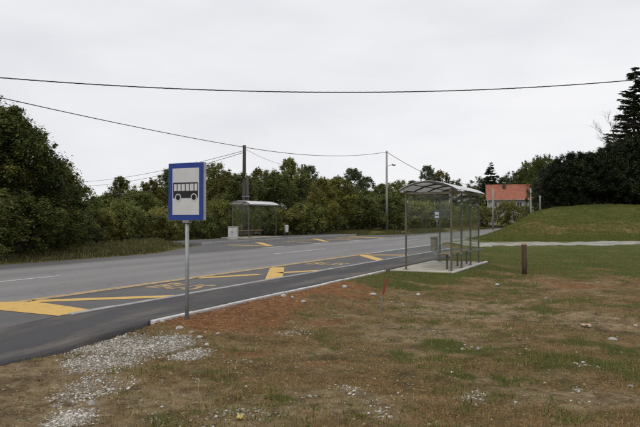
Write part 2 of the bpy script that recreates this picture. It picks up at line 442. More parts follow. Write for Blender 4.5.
M_path = noise_col('gravel_track', (0.13, 0.12, 0.095), (0.37, 0.355, 0.325), 1.0, 10, 0.95, 0.5, 30)
M_orange = noise_col('litter_orange', (0.30, 0.13, 0.06), (0.55, 0.47, 0.40), 22, 4, 0.6)
M_ylitter = noise_col('litter_yellow', (0.38, 0.31, 0.06), (0.48, 0.42, 0.14), 18, 4, 0.6)
M_lens = noise_col('lamp_lens', (0.3, 0.3, 0.3), (0.45, 0.45, 0.45), 8, 3, 0.2)

def roof_mat():
    m, n, l, b = mat('polycarbonate_roof')
    b.inputs['Base Color'].default_value = (0.66, 0.68, 0.69, 1)
    b.inputs['Roughness'].default_value = 0.18
    b.inputs['Specular IOR Level'].default_value = 0.7
    tc = n.new('ShaderNodeTexCoord'); no = n.new('ShaderNodeTexNoise'); no.inputs['Scale'].default_value = 2.5; no.inputs['Detail'].default_value = 6
    l.new(tc.outputs['Object'], no.inputs['Vector'])
    cr = n.new('ShaderNodeValToRGB')
    cr.color_ramp.elements[0].position = 0.3; cr.color_ramp.elements[0].color = (0.68, 0.68, 0.67, 1)
    cr.color_ramp.elements[1].position = 0.7; cr.color_ramp.elements[1].color = (0.84, 0.85, 0.86, 1)
    l.new(no.outputs['Fac'], cr.inputs['Fac']); l.new(cr.outputs[0], b.inputs['Base Color'])
    tr = n.new('ShaderNodeBsdfTranslucent'); l.new(cr.outputs[0], tr.inputs['Color'])
    mx = n.new('ShaderNodeMixShader'); mx.inputs[0].default_value = 0.40
    l.new(b.outputs[0], mx.inputs[1]); l.new(tr.outputs[0], mx.inputs[2])
    l.new(mx.outputs[0], n['Material Output'].inputs['Surface'])
    return m
M_roof = roof_mat()

L_left = leaf_mat('leaves_dark_green', (0.028, 0.040, 0.008), (0.066, 0.090, 0.018), (0.17, 0.150, 0.034), 0.4)
L_forest = leaf_mat('leaves_olive', (0.060, 0.078, 0.020), (0.138, 0.162, 0.040), (0.25, 0.25, 0.075), 0.4)
L_autumn = leaf_mat('leaves_autumn', (0.078, 0.080, 0.018), (0.165, 0.162, 0.038), (0.29, 0.235, 0.055), 0.45)
L_bush = leaf_mat('leaves_yellow_olive', (0.085, 0.090, 0.022), (0.19, 0.19, 0.048), (0.33, 0.29, 0.08), 0.45)
L_blue = leaf_mat('leaves_grey_green', (0.052, 0.072, 0.032), (0.110, 0.140, 0.062), (0.20, 0.22, 0.105), 0.4)
L_ever = leaf_mat('needles_dark', (0.012, 0.018, 0.007), (0.025, 0.037, 0.014), (0.055, 0.066, 0.022), 0.2)
L_russet = leaf_mat('leaves_russet', (0.020, 0.012, 0.008), (0.055, 0.030, 0.018), (0.10, 0.06, 0.03))
G_dry = leaf_mat('grass_dry', (0.125, 0.070, 0.026), (0.285, 0.186, 0.072), (0.46, 0.355, 0.155), 0.3, 0)
G_green = leaf_mat('grass_green', (0.058, 0.078, 0.016), (0.118, 0.146, 0.030), (0.23, 0.215, 0.065), 0.4, 0)
G_verge = leaf_mat('verge_growth', (0.040, 0.050, 0.014), (0.085, 0.090, 0.028), (0.19, 0.155, 0.06), 0.3, 0)
G_weed = leaf_mat('weed_green', (0.06, 0.080, 0.014), (0.130, 0.150, 0.032), (0.26, 0.215, 0.07), 0.35, 0)

# ------------------------------------------------------------------ object helpers
def link(name, me, parent=None, m=None, smooth=False):
    o = bpy.data.objects.new(name, me)
    col.objects.link(o)
    if m is not None and len(me.materials) == 0:
        me.materials.append(m)
    if smooth:
        me.polygons.foreach_set('use_smooth', [True] * len(me.polygons))
    if parent is not None:
        o.parent = parent
    return o

def tag(o, label=None, cat=None, group=None, kind=None):
    if label: o['label'] = label
    if cat: o['category'] = cat
    if group: o['group'] = group
    if kind: o['kind'] = kind
    return o

def empty(name, loc, rz=0.0, label=None, cat=None, group=None):
    o = bpy.data.objects.new(name, None)
    o.empty_display_size = 0.2
    col.objects.link(o)
    o.location = loc
    o.rotation_euler = (0, 0, rz)
    return tag(o, label, cat, group)

class MB:
    def __init__(self):
        self.bm = bmesh.new()
    def box(self, c, s, rot=None, bev=0.0):
        r = bmesh.ops.create_cube(self.bm, size=1.0)
        vs = r['verts']
        for v in vs:
            v.co = Vector((v.co.x * s[0], v.co.y * s[1], v.co.z * s[2]))
        if bev > 0:
            es = list({e for v in vs for e in v.link_edges})
            g = bmesh.ops.bevel(self.bm, geom=es, offset=bev, segments=2, affect='EDGES', profile=0.6)
            vs = list({v for f in g['faces'] for v in f.verts} | {v for v in vs if v.is_valid})
        M = Matrix.Translation(Vector(c)) @ (rot.to_4x4() if rot is not None else Matrix.Identity(4))
        for v in vs: v.co = M @ v.co
        return self
    def tube(self, pts, rad, n=8, cap=True):
        pts = [Vector(p) for p in pts]
        if not hasattr(rad, '__len__'): rad = [rad] * len(pts)
        rings = []
        up = Vector((0, 0, 1))
        for i, p in enumerate(pts):
            d = (pts[min(i + 1, len(pts) - 1)] - pts[max(i - 1, 0)]).normalized()
            a = d.cross(up)
            if a.length < 1e-3: a = Vector((1, 0, 0))
            a.normalize(); b = d.cross(a).normalized()
            rings.append([self.bm.verts.new(p + (a * math.cos(2 * math.pi * k / n) + b * math.sin(2 * math.pi * k / n)) * rad[i]) for k in range(n)])
        for i in range(len(rings) - 1):
            for k in range(n):
                self.bm.faces.new((rings[i][k], rings[i][(k + 1) % n], rings[i + 1][(k + 1) % n], rings[i + 1][k]))
        if cap:
            self.bm.faces.new(rings[0][::-1]); self.bm.faces.new(rings[-1])
        return self
    def poly(self, pts):
        self.bm.faces.new([self.bm.verts.new(p) for p in pts]); return self
    def prism(self, pts2, plane, a, b):
        """outline in a plane ('xz','xy','yz') extruded from a to b"""
        def P(u, v, w):
            return {'xz': (u, w, v), 'xy': (u, v, w), 'yz': (w, u, v)}[plane]
        A = [self.bm.verts.new(P(u, v, a)) for u, v in pts2]
        B = [self.bm.verts.new(P(u, v, b)) for u, v in pts2]
        self.bm.faces.new(A); self.bm.faces.new(B[::-1])
        k = len(A)
        for i in range(k):
            self.bm.faces.new((A[i], B[i], B[(i + 1) % k], A[(i + 1) % k]))
        return self
    def build(self, name, m, parent=None, smooth=False):
        bmesh.ops.recalc_face_normals(self.bm, faces=self.bm.faces)
        me = bpy.data.meshes.new(name)
        self.bm.to_mesh(me); self.bm.free()
        return link(name, me, parent, m, smooth)

def mesh_np(name, verts, faces, m, tint=None):
    """faces: (n,k) int array"""
    me = bpy.data.meshes.new(name)
    verts = np.asarray(verts, np.float32); faces = np.asarray(faces, np.int32)
    k = faces.shape[1]
    me.vertices.add(len(verts)); me.vertices.foreach_set('co', verts.ravel())
    me.loops.add(faces.size); me.loops.foreach_set('vertex_index', faces.ravel())
    me.polygons.add(len(faces)); me.polygons.foreach_set('loop_start', np.arange(0, faces.size, k, dtype=np.int32))
    me.update(calc_edges=True)
    if tint is not None:
        a = me.attributes.new('tint', 'FLOAT', 'POINT'); a.data.foreach_set('value', np.asarray(tint, np.float32))
    me.materials.append(m)
    return me

def copy_tree(o, parent=None):
    c = o.copy(); col.objects.link(c); c.parent = parent
    for ch in [x for x in o.children]:
        copy_tree(ch, c)
    return c

# ------------------------------------------------------------------ ground
f_px = 622.0
def spot(x, y, rx, ry):
    """a patch on the ground: centre in view-aligned plan, radii across and along the view in metres"""
    Y = f_px * EYE / (y - 219.0)
    return ((x - 320) / f_px * Y, Y, rx * Y / f_px, ry * Y * Y / (f_px * EYE))

GRAVEL = [spot(*p) for p in [(130, 345, 52, 14), (168, 341, 40, 10), (112, 356, 42, 12), (190, 350, 24, 6), (76, 414, 24, 9),
                             ]] + [p + (0.40,) for p in [spot(*q) for q in [(172, 330, 24, 5), (130, 352, 85, 24), (470, 342, 16, 4), (60, 348, 60, 10), (90, 380, 46, 18), (282, 396, 50, 11), (235, 410, 40, 10), (385, 408, 24, 13), (290, 328, 34, 6), (300, 352, 20, 4), (345, 385, 30, 8),
                             (490, 395, 26, 6), (400, 300, 14, 2.2), (600, 363, 20, 5), (372, 372, 18, 6), (545, 395, 40, 9), (440, 330, 30, 5)]]]
GREEN = [spot(*p) for p in [(410, 279, 66, 7), (370, 287, 34, 5), (278, 397, 20, 5), (505, 352, 26, 7), (545, 362, 40, 10), (570, 340, 34, 7), (620, 345, 30, 8),
                            (520, 372, 30, 7), (398, 350, 14, 5), (330, 345, 10, 4), (460, 372, 16, 5), (430, 318, 14, 4), (600, 300, 46, 7), (545, 306, 20, 4), (300, 313, 14, 4),
                            (560, 258, 80, 5), (620, 268, 50, 5), (520, 284, 34, 4), (470, 292, 26, 4), (252, 300, 10, 3), (470, 405, 20, 5), (440, 355, 20, 4)]]
CLAY = [spot(*p) for p in [(500, 266, 24, 2.6), (575, 284, 46, 4), (545, 279, 26, 2.6), (345, 290, 34, 5), (250, 330, 60, 7), (330, 318, 40, 5), (450, 285, 34, 3.2), (330, 360, 60, 5), (240, 350, 50, 5),
                           (600, 267, 20, 2)]]

def blobs(X, Y, L):
    r = np.zeros_like(X)
    for cx, cy, rx, ry, *k in L:
        r = np.maximum(r, (k[0] if k else 1.0) * np.exp(-(((X - cx) / rx) ** 2 + ((Y - cy) / ry) ** 2) * 0.9))
    return r

LUSH = [spot(*p) for p in [(410, 277, 60, 5), (368, 283, 34, 4), (445, 275, 30, 4), (395, 285, 40, 3.5), (560, 256, 90, 5), (500, 262, 26, 3), (278, 397, 18, 4)]]
BARE = [spot(*p) for p in [(20, 380, 90, 40), (60, 410, 70, 30), (150, 400, 60, 20), (470, 305, 60, 8), (420, 330, 40, 8), (600, 395, 60, 10), (330, 400, 60, 14), (600, 318, 40, 5), (250, 415, 60, 14)]]
def bare(D, s):
    X = s * ST - D * CT; Y = D * ST + s * CT
    return ss(blobs(X, Y, BARE) * 1.5 + (fbm(D * 1.1, s * 1.1, 4, 71) - .5) * 0.9)
def cover(D, s):
    X = s * ST - D * CT; Y = D * ST + s * CT
    n1, n2, n3 = fbm(D * 0.9, s * 0.9, 5, 21), fbm(D * 0.25 + 40, s * 0.25, 4, 31), fbm(D * 2.3, s * 2.3, 4, 41)
    de, fe = near_edge(s), far_edge(s)
    nearside = (D < de)
    wgt = 0.02 + 0.34 * ss((Y - 14) / 7) + 0.20 * ss((Y - 30) / 15) + 0.10 * ss((X - 0.5) / 2.5)
    green = ss((0.6 * n1 + 0.4 * n2 + wgt - 0.66) / 0.22)
    green = np.maximum(green, ss((blobs(X, Y, GREEN) + (n3 - 0.5) * 2.4 - 0.36) / 0.8) * 0.8)
    green = np.maximum(green, ss((blobs(X, Y, LUSH) + (n3 - 0.5) * 0.8 - 0.25) / 0.4))
    edge = (D - (de - 1.6)) + (n1 - 0.5) * 2.6
    clay = ss(edge / 1.1) * ss((s - 6.5 + (n3 - .5) * 1.2) / 0.7) * (1 - ss((s - 14.2) / 2.2))
    clay = np.maximum(clay, ss((blobs(X, Y, CLAY) + (n3 - 0.5) * 0.9 - 0.40) / 0.5) * 0.6)
    gravel = ss((blobs(X, Y, GRAVEL) + (n3 - 0.5) * 1.1 - 0.10) / 1.0)
    green = green * (1 - gravel) * (1 - 0.85 * clay * (1 - ss(blobs(X, Y, LUSH) * 2)))
    clay = clay * (1 - 0.9 * gravel)
    far_g = 0.62 + 0.5 * (n1 - 0.5)
    green = np.where(nearside, green, np.where(D > fe, far_g, 0))
    bank = ss((Y - 47) / 4) * (D < de)
    green = np.maximum(green * (1 - bank), bank * (0.40 + 0.45 * ss((Y - 52) / 8) + 1.0 * (n2 - 0.5) + 0.6 * (n1 - .5)))
    clay = np.where(nearside, clay, 0) * (1 - bank)
    gravel = np.where(nearside, gravel, 0) * (1 - bank)
    return np.clip(clay, 0, 1), np.clip(green, 0, 1), np.clip(gravel, 0, 1)

def build_ground():
    r = [1.5]
    while r[-1] < 70: r.append(r[-1] * 1.0125)
    while r[-1] < 1500: r.append(r[-1] * 1.06)
    r = np.array(r)
    a = np.concatenate([np.linspace(-math.pi, -0.72, 60, endpoint=False), np.linspace(-0.72, 0.72, 620, endpoint=False), np.linspace(0.72, math.pi, 60, endpoint=False)])
    R, A = np.meshgrid(r, a, indexing='ij')
    Xc, Yc = R * np.sin(A), R * np.cos(A)
    D = Yc * ST - Xc * CT; s = Xc * ST + Yc * CT
    Z = zg_ds(D, s)
    V = np.stack([-D, s, Z], -1).reshape(-1, 3)
    nr, na = R.shape
    idx = np.arange(nr * na).reshape(nr, na)
    i2 = np.roll(idx, -1, axis=1)
    F = np.stack([idx[:-1], idx[1:], i2[1:], i2[:-1]], -1).reshape(-1, 4)[:, ::-1]
    # centre cap
    V = np.vstack([V, [[0, 0, zg(0, 0)]]])
    me = mesh_np('ground', V, F, M_ground)
    c, g, w = cover(D.ravel(), s.ravel())
    rgba = np.zeros((len(V), 4), np.float32); rgba[:-1, 0] = c; rgba[:-1, 1] = g; rgba[:-1, 2] = w; rgba[:-1, 3] = bare(D.ravel(), s.ravel()) * 0.45
    at = me.attributes.new('cover', 'FLOAT_COLOR', 'POINT'); at.data.foreach_set('color', rgba.ravel())
    bm = bmesh.new(); bm.from_mesh(me); bm.verts.ensure_lookup_table()
    cv = bm.verts[len(V) - 1]
    for k in range(na):
        bm.faces.new((cv, bm.verts[k], bm.verts[(k + 1) % na]))
    bmesh.ops.recalc_face_normals(bm, faces=bm.faces)
    bm.to_mesh(me); bm.free()
    o = link('ground', me, smooth=True)
    if me.polygons[0].normal.z < 0: me.flip_normals()
    return tag(o, 'bare brown soil with dry grass, red clay and green tufts', kind='structure')
ground = build_ground()

# ------------------------------------------------------------------ road surfaces
def sheet(name, svals, D0, D1, zf, n, m, parent=None, skirt=0.0):
    sv = np.asarray(svals, float)
    a = np.array([D0(s) for s in sv]); b = np.array([D1(s) for s in sv])
    t = np.linspace(0, 1, n + 1)
    D = a[:, None] * (1 - t) + b[:, None] * t
    S = np.repeat(sv[:, None], n + 1, 1)
    Z = zf(D, S)
    V = np.stack([-D, S, Z], -1)
    if skirt > 0:
        lo = V.copy(); lo[..., 2] -= skirt
        full = np.zeros((len(sv) + 2, n + 3, 3))
        full[1:-1, 1:-1] = V
        full[1:-1, 0] = lo[:, 0]; full[1:-1, -1] = lo[:, -1]
        full[0, 1:-1] = lo[0]; full[-1, 1:-1] = lo[-1]
        full[0, 0] = lo[0, 0]; full[0, -1] = lo[0, -1]; full[-1, 0] = lo[-1, 0]; full[-1, -1] = lo[-1, -1]
        V = full
    nr, nc = V.shape[:2]
    idx = np.arange(nr * nc).reshape(nr, nc)
    F = np.stack([idx[:-1, :-1], idx[1:, :-1], idx[1:, 1:], idx[:-1, 1:]], -1).reshape(-1, 4)
    me = mesh_np(name, V.reshape(-1, 3), F, m)
    return link(name, me, parent)

K = lambda v: (lambda s: v)
road = sheet('road', np.arange(-90, 321, 3.0), K(10.32), K(17.62), lambda D, s: z_road(D), 14, M_road, skirt=0.12)
tag(road, 'worn grey two-lane asphalt road', kind='structure')
lay_in = lambda s: float(interp(s, [(-22, 10.2), (-12, 7.87), (32, 7.87), (39, 10.2), (400, 10.2)]))
lb = sheet('near_layby', np.arange(-22, 39.1, 0.5), lay_in, K(10.32), lambda D, s: 0 * D, 6, M_layby, skirt=0.12)
tag(lb, 'darker asphalt of the bus bay beside the road', kind='structure')
fl_out = lambda s: float(interp(s, [(-100, 18.8), (22, 18.8), (29, 21.5), (52, 21.5), (60, 18.8), (400, 18.8)]))
fb = sheet('far_layby', np.concatenate([np.arange(-90, 15, 5.0), np.arange(15, 65, 0.5), np.arange(65, 320, 5.0)]), K(17.62), fl_out, lambda D, s: z_road(D), 18, M_layby, skirt=0.12)
tag(fb, 'dark asphalt bus bay and shoulder across the road', kind='structure')

def z_plat(D, s):
    return 0.005 + 0.095 * ss((s - 4.6) / 2.6) + (fbm(D * 0.8, s * 0.5, 3, 77) - .5) * 0.012
plat_in = lambda s: 6.24 if s > 7.1 else 6.12 + 0.05 * math.sin(s * 2.1) + 0.04 * math.sin(s * 5.3 + 1)
plat_out = lambda s: 7.73 if s > 7.1 else 7.868
p_s = np.concatenate([np.arange(-11.5, 7.05, 0.25), [7.09, 7.11], np.arange(7.3, 32.4, 0.4)])
platform = sheet('near_pavement', p_s, plat_in, plat_out, z_plat, 8, M_fresh, skirt=0.16)
tag(platform, 'fresh black asphalt footway beside the bus bay', kind='structure')
far_plat = sheet('far_pavement', np.arange(29.2, 52.3, 0.5), K(21.64), K(25.3), lambda D, s: z_road(D) + 0.13 + 0 * s, 10, M_layby, skirt=0.25)
tag(far_plat, 'asphalt footway under the shelter across the road', kind='structure')

def kerb_row(D, w, s0, s1, top, parent, m, name='kerb_stone'):
    mb = MB(); mb.box((0, 0, 0), (w, 0.985, 0.3), bev=0.012)
    proto = mb.build(name, m, parent)
    first = True
    s = s0
    while s < s1 - 0.4:
        o = proto if first else proto.copy()
        if not first:
            col.objects.link(o); o.parent = parent
        first = False
        o.location = (-D, s + 0.5, top(s + .5) - 0.15 + rng.uniform(-0.006, 0.006))
        o.rotation_euler = (0, rng.uniform(-0.01, 0.01), rng.uniform(-0.006, 0.006))
        s += 1.0
kerb_row(7.80, 0.13, 7.12, 32.2, lambda s: 0.115, platform, M_kerb_grey)
kerb_row(6.18, 0.09, 7.15, 17.2, lambda s: 0.112, platform, M_kerb)
kerb_row(21.57, 0.13, 29.2, 52, lambda s: 0.245, far_plat, M_kerb_grey)

def track():
    pts = [(8.2, 38.0), (9.6, 39.6), (12, 40.6), (15, 41.3), (20, 42.0), (27, 42.3), (36, 43.2), (50, 44.5), (75, 46)]
    P = np.array(pts); t = np.linspace(0, len(P) - 1, 320)
    x = np.interp(t, range(len(P)), P[:, 0]); y = np.interp(t, range(len(P)), P[:, 1])
    V = []
    nc = 11
    for i in range(len(t)):
        hw = 2.3 * (1 + 0.25 * (vnoise(x[i] * 0.5, 3.3, 5) - .5)) - 0.6 * ss((x[i] - 18) / 10)
        hl = hw * (1 + 1.0 * (float(fbm(x[i] * 0.7, 1.3, 4, 9)) - .5)); hr = hw * (1 + 1.0 * (float(fbm(x[i] * 0.8, 7.3, 4, 19)) - .5))
        for k in range(nc):
            yy = y[i] + (-hr + (hl + hr) * k / (nc - 1))
            wx, wy = c2w(x[i], yy)
            V.append((wx, wy, zg(wx, wy) + 0.035 - 0.05 * (k in (0, nc - 1))))
    idx = np.arange(len(V)).reshape(len(t), nc)
    F = np.stack([idx[:-1, :-1], idx[1:, :-1], idx[1:, 1:], idx[:-1, 1:]], -1).reshape(-1, 4)
    o = link('gravel_path', mesh_np('gravel_path', V, F[:, ::-1], M_path), smooth=True)
    tag(o, 'pale gravel track crossing in front of the grass bank', kind='structure')
track()

# ------------------------------------------------------------------ painted markings
def stroke(p, q, w, zf, m, parent, name, lift=0.006, seg=8, jag=0.0):
    p = np.array(p, float); q = np.array(q, float)
    d = (q - p) / np.linalg.norm(q - p); nrm = np.array([-d[1], d[0]])
    V, F = [], []
    for i in range(seg + 1):
        c = p + (q - p) * i / seg
        for sgn in (-1, 1):
            e = c + nrm * sgn * (w / 2 + rng.uniform(-jag, jag))
            V.append((-e[0], e[1], float(zf(e[0])) + lift))
    for i in range(seg): F.append((2 * i, 2 * i + 1, 2 * i + 3, 2 * i + 2))
    me = mesh_np(name, V, F, m)
    if me.polygons[0].normal.z < 0: me.flip_normals()
    return link(name, me, parent)

def bus_word(D0, D1, s0, s1, zf, m, parent, flip=False):
    cu = bpy.data.curves.new('bus_word', 'FONT'); cu.body = 'BUS'; cu.size = 1.0; cu.resolution_u = 3; cu.offset = 0.02
    t = bpy.data.objects.new('tmp', cu); col.objects.link(t)
    bpy.context.view_layer.update()
    me = bpy.data.meshes.new_from_object(t.evaluated_get(bpy.context.evaluated_depsgraph_get()))
    bpy.data.objects.remove(t)
    me.name = 'bus_word'
    n = len(me.vertices); co = np.zeros(n * 3, np.float32); me.vertices.foreach_get('co', co); co = co.reshape(-1, 3)
    mn, mx = co.min(0), co.max(0)
    u = (co[:, 0] - mn[0]) / (mx[0] - mn[0]); v = (co[:, 1] - mn[1]) / (mx[1] - mn[1])
    if flip: u, v = 1 - u, 1 - v
    D = D1 - (D1 - D0) * u; s = s0 + (s1 - s0) * v
    co = np.stack([-D, s, zf(D) + 0.006], -1).astype(np.float32)
    me.vertices.foreach_set('co', co.ravel()); me.update()
    me.materials.clear()
    o = link('bus_word', me, parent, m)
    return o

flat = lambda D: 0.0 * D
def bay_marks(mp, zf, parent, flip, D0, D1):
    """mp maps near-bay (D, s) to the wanted bay"""
    S = lambda p, q, w, m=M_yellow: stroke(mp(p), mp(q), w, zf, m, parent, 'yellow_marking')
    me = MB()
    pts = [(10.85, 8.05), (10.1, 8.42), (8.42, 8.12), (8.0, 7.36), (9.8, 7.38), (10.85, 7.5)]
    P = [mp(p) for p in pts]
    me.poly([(-d, s, float(zf(d)) + 0.0075) for d, s in P])
    o = me.build('yellow_marking', M_yellow, parent)
    if o.data.polygons[0].normal.z < 0: o.data.flip_normals()
    S((10.3, 8.45), (8.3, 10.3), 0.36)
    S((10.2, 17.9), (8.2, 14.2), 0.46)
    S((10.28, 13.7), (9.36, 15.4), 0.34); S((9.1, 16.05), (8.15, 17.8), 0.34)
    S((10.25, 25.6), (8.2, 22.5), 0.46)
    S((10.0, 25.72), (8.5, 26.4), 0.40)
    for s0 in (11.2, 19.4):
        a, b = mp((8.7, s0 + .1)), mp((10.05, s0 + 1.25))
        bus_word(min(a[0], b[0]), max(a[0], b[0]), min(a[1], b[1]), max(a[1], b[1]), zf, M_yellow_worn, parent, flip)
bay_marks(lambda p: p, flat, road, False, 8, 10.3)
bay_marks(lambda p: (19.45 - (p[0] - 9.3) * 1.35, 40.7 - (p[1] - 16.0)), z_road, road, True, 17.7, 21.2)
for s0 in np.arange(-12, 27, 3.0):
    stroke((10.46, s0), (10.46, s0 + 2.995), 0.30, flat, M_yellow_worn, road, 'yellow_edge_line', jag=0.01)
for s0 in np.arange(29, 53, 6.0):
    stroke((17.5, s0), (17.5, s0 + 2.6), 0.2, z_road, M_white_line, road, 'white_edge_line')
for s0 in np.arange(27.0, 120, 6.0):
    stroke((10.5, s0 + 0.3), (10.5, s0 + 6.3), 0.16, flat, M_white_line, road, 'white_edge_line')
for s0 in (-10.6, 7.2, 24.6, 42.0, 59.5, 77.0):
    stroke((14.2, s0), (14.2, s0 + 5.4), 0.15, flat, M_white_line, road, 'white_dash')

# concrete pad under the near shelter
pad = MB(); pad.box((-5.22, 19.7, 0.0), (1.78, 4.6, 0.21), bev=0.012)
padp = pad.build('concrete_pad', M_concrete); tag(padp, 'pale concrete slab floor under bus shelter', kind='structure')
kerb_row(4.26, 0.11, 17.4, 22.0, lambda s: 0.112, padp, M_kerb)
pad = MB(); pad.box((-24.35, 39.0, 0.18), (2.2, 4.7, 0.24), bev=0.01)
padf = pad.build('concrete_pad', M_concrete); tag(padf, 'pale concrete slab floor under far bus shelter', kind='structure')

# ------------------------------------------------------------------ bus stop signs
def bus_sign(loc, label, group):
    root = empty('bus_stop_sign', loc, 0, label, 'sign', group)
    W, H, T, zc = 0.655, 0.86, 0.06, 1.905
    pm = MB(); pm.tube([(0, 0, -0.3), (0, 0, 1.49)], 0.030, 14); pm.build('pole', M_galv, root, True)
    bx = MB(); bx.box((0, 0, zc), (W, T, H), bev=0.006); panel = bx.build('panel', M_alu, root)
    cl = MB(); cl.box((0, 0, 1.455), (0.12, 0.075, 0.04), bev=0.004); cl.build('bracket', M_galv, root)
    for sg in (-1, 1):
        y = sg * (T / 2 + 0.002)
        b = MB(); b.box((0, y, zc), (W - 0.012, 0.004, H - 0.012)); b.build('blue_border', M_sign_blue, panel)
        y = sg * (T / 2 + 0.0055)
        b = MB(); b.box((0, y, zc), (W - 0.165, 0.004, H - 0.165)); b.build('white_field', M_sign_white, panel)
        # bus pictogram
        y0, y1 = sg * (T / 2 + 0.0075), sg * (T / 2 + 0.0115)
        k = sg * -1
        X = lambda v: v * k * -1
        b = MB()
        zb = zc - 0.035
        b.prism([(X(-.228), zb - .062), (X(.228), zb - .062), (X(.228), zb + .045), (X(-.228), zb + .045)], 'xz', y0, y1)
        b.prism([(X(-.228), zb + .152), (X(.228), zb + .152), (X(.228), zb + .170), (X(-.22), zb + .170)], 'xz', y0, y1)
        for v in (-.224, -.155, -.07, .005, .08, .155, .224):
            b.prism([(X(v - .006), zb + .045), (X(v + .006), zb + .045), (X(v + .006), zb + .152), (X(v - .006), zb + .152)], 'xz', y0, y1)
        b.build('bus_symbol', M_black, panel)
        for cx in (-.155, .135):
            for r, mm, dy in ((.056, M_sign_white, 0.0015), (.041, M_black, 0.003)):
                b = MB()
                b.prism([(X(cx) + r * math.cos(a), zb - .052 + r * math.sin(a)) for a in np.linspace(0, 2 * math.pi, 24, endpoint=False)], 'xz', y0, y1 + sg * dy)
                b.build('symbol_wheel', mm, panel)
    return root
zz = zg(-5.82, 7.5)
bus_sign((-5.82, 7.5, zz - 0.0), 'large blue and white bus stop sign on grey pole in red clay', 'bus stop signs')
xw, yw = c2w(14.1, 75.0)
bus_sign((xw, yw, zg(xw, yw)), 'small distant bus stop sign seen through the bus shelter', 'bus stop signs')

# ------------------------------------------------------------------ bus shelters
def shelter(loc, rz, label):
    root = empty('bus_shelter', loc, rz, label, 'bus shelter', 'bus shelters')
    hx, hy, H = 0.675, 1.92, 2.27
    pm = MB(); pm.box((0, 0, H / 2), (0.05, 0.05, H), bev=0.006)
    proto = pm.build('post', M_frame, root)
    spots = [(-hx, -hy), (-hx, hy)] + [(hx, y) for y in (-hy, -hy / 3, hy / 3, hy)]
    fp = MB(); fp.box((0, 0, 0.008), (0.14, 0.14, 0.016)); foot = fp.build('foot_plate', M_frame, proto)
    for i, (x, y) in enumerate(spots):
        o = proto if i == 0 else copy_tree(proto, root)
        o.location = (x, y, 0)
    for x in (-hx, hx):
        b = MB(); b.box((x, 0, H + 0.035), (0.07, 2 * hy + 0.20, 0.06), bev=0.006); b.build('eaves_beam', M_frame, root)
    g = MB(); g.box((-hx - 0.09, 0, H + 0.03), (0.09, 2 * hy + 0.22, 0.06), bev=0.01); g.build('gutter', M_alu, root)
    arc = lambda t, r: (-0.86 + 1.72 * t, H + 0.075 + 0.25 * math.sin(math.pi * t) ** 0.85 + r)
    ts = np.linspace(0, 1, 17)
    for y in (-hy - 0.07, -hy / 3, hy / 3, hy + 0.07):
        b = MB(); b.prism([arc(t, 0) for t in ts] + [arc(t, -0.045) for t in ts[::-1]], 'xz', y - 0.018, y + 0.018); b.build('roof_rib', M_frame, root)
    for y in (-hy, hy):
        b = MB(); b.box((0, y, H - 0.02), (2 * hx - 0.06, 0.05, 0.06)); b.build('end_beam', M_frame, root)
    ys = [-hy - 0.12, -hy / 3 - 0.003, hy / 3 - 0.003, hy + 0.12]
    for i in range(3):
        b = MB(); b.prism([arc(t, 0.014) for t in ts] + [arc(t, 0.003) for t in ts[::-1]], 'xz', ys[i] + 0.003, ys[i + 1] - 0.003); b.build('roof_panel', M_roof, root)
    for x in (-0.45, 0.0, 0.45):
        t = (x + 0.86) / 1.72
        b = MB(); b.box((x, 0, arc(t, -0.03)[1]), (0.03, 2 * hy + 0.12, 0.025)); b.build('roof_purlin', M_frame, root)
    def clamp(x, y, z, parent):
        b = MB(); b.box((x, y, z), (0.035, 0.035, 0.05), bev=0.004); b.build('glass_clamp', M_alu, parent)
    for i in range(3):
        y0, y1 = -hy + i * 1.28 + 0.05, -hy + (i + 1) * 1.28 - 0.05
        b = MB(); b.box((hx, (y0 + y1) / 2, 1.18), (0.008, y1 - y0, 2.0)); p = b.build('glass_pane', M_glass, root)
        for y in (y0, y1):
            for z in (0.45, 1.95): clamp(hx, y, z, p)
    for y in (-hy, hy):
        b = MB(); b.box((0, y, 1.18), (2 * hx - 0.10, 0.008, 2.0)); p = b.build('glass_pane', M_glass, root)
        for x in (-hx + 0.05, hx - 0.05):
            for z in (0.45, 2.0): clamp(x, y, z, p)
    for x in (0.28, 0.40, 0.52):
        b = MB(); b.box((x, 0, 0.46), (0.10, 3.2, 0.035), bev=0.006); b.build('bench_slat', M_bench, root)
    for y in (-1.3, 0, 1.3):
        b = MB(); b.box((0.40, y, 0.22), (0.05, 0.05, 0.44)); b.box((0.40, y, 0.43), (0.34, 0.045, 0.028)); b.build('bench_leg', M_frame, root)
    return root
shelter((-5.035, 19.62, 0.105), 0, 'arched-roof glass bus shelter on pale slab beside green grass')
shelter((-24.1, 39.0, 0.30), math.pi, 'arched-roof glass bus shelter across the road before wooden pole')

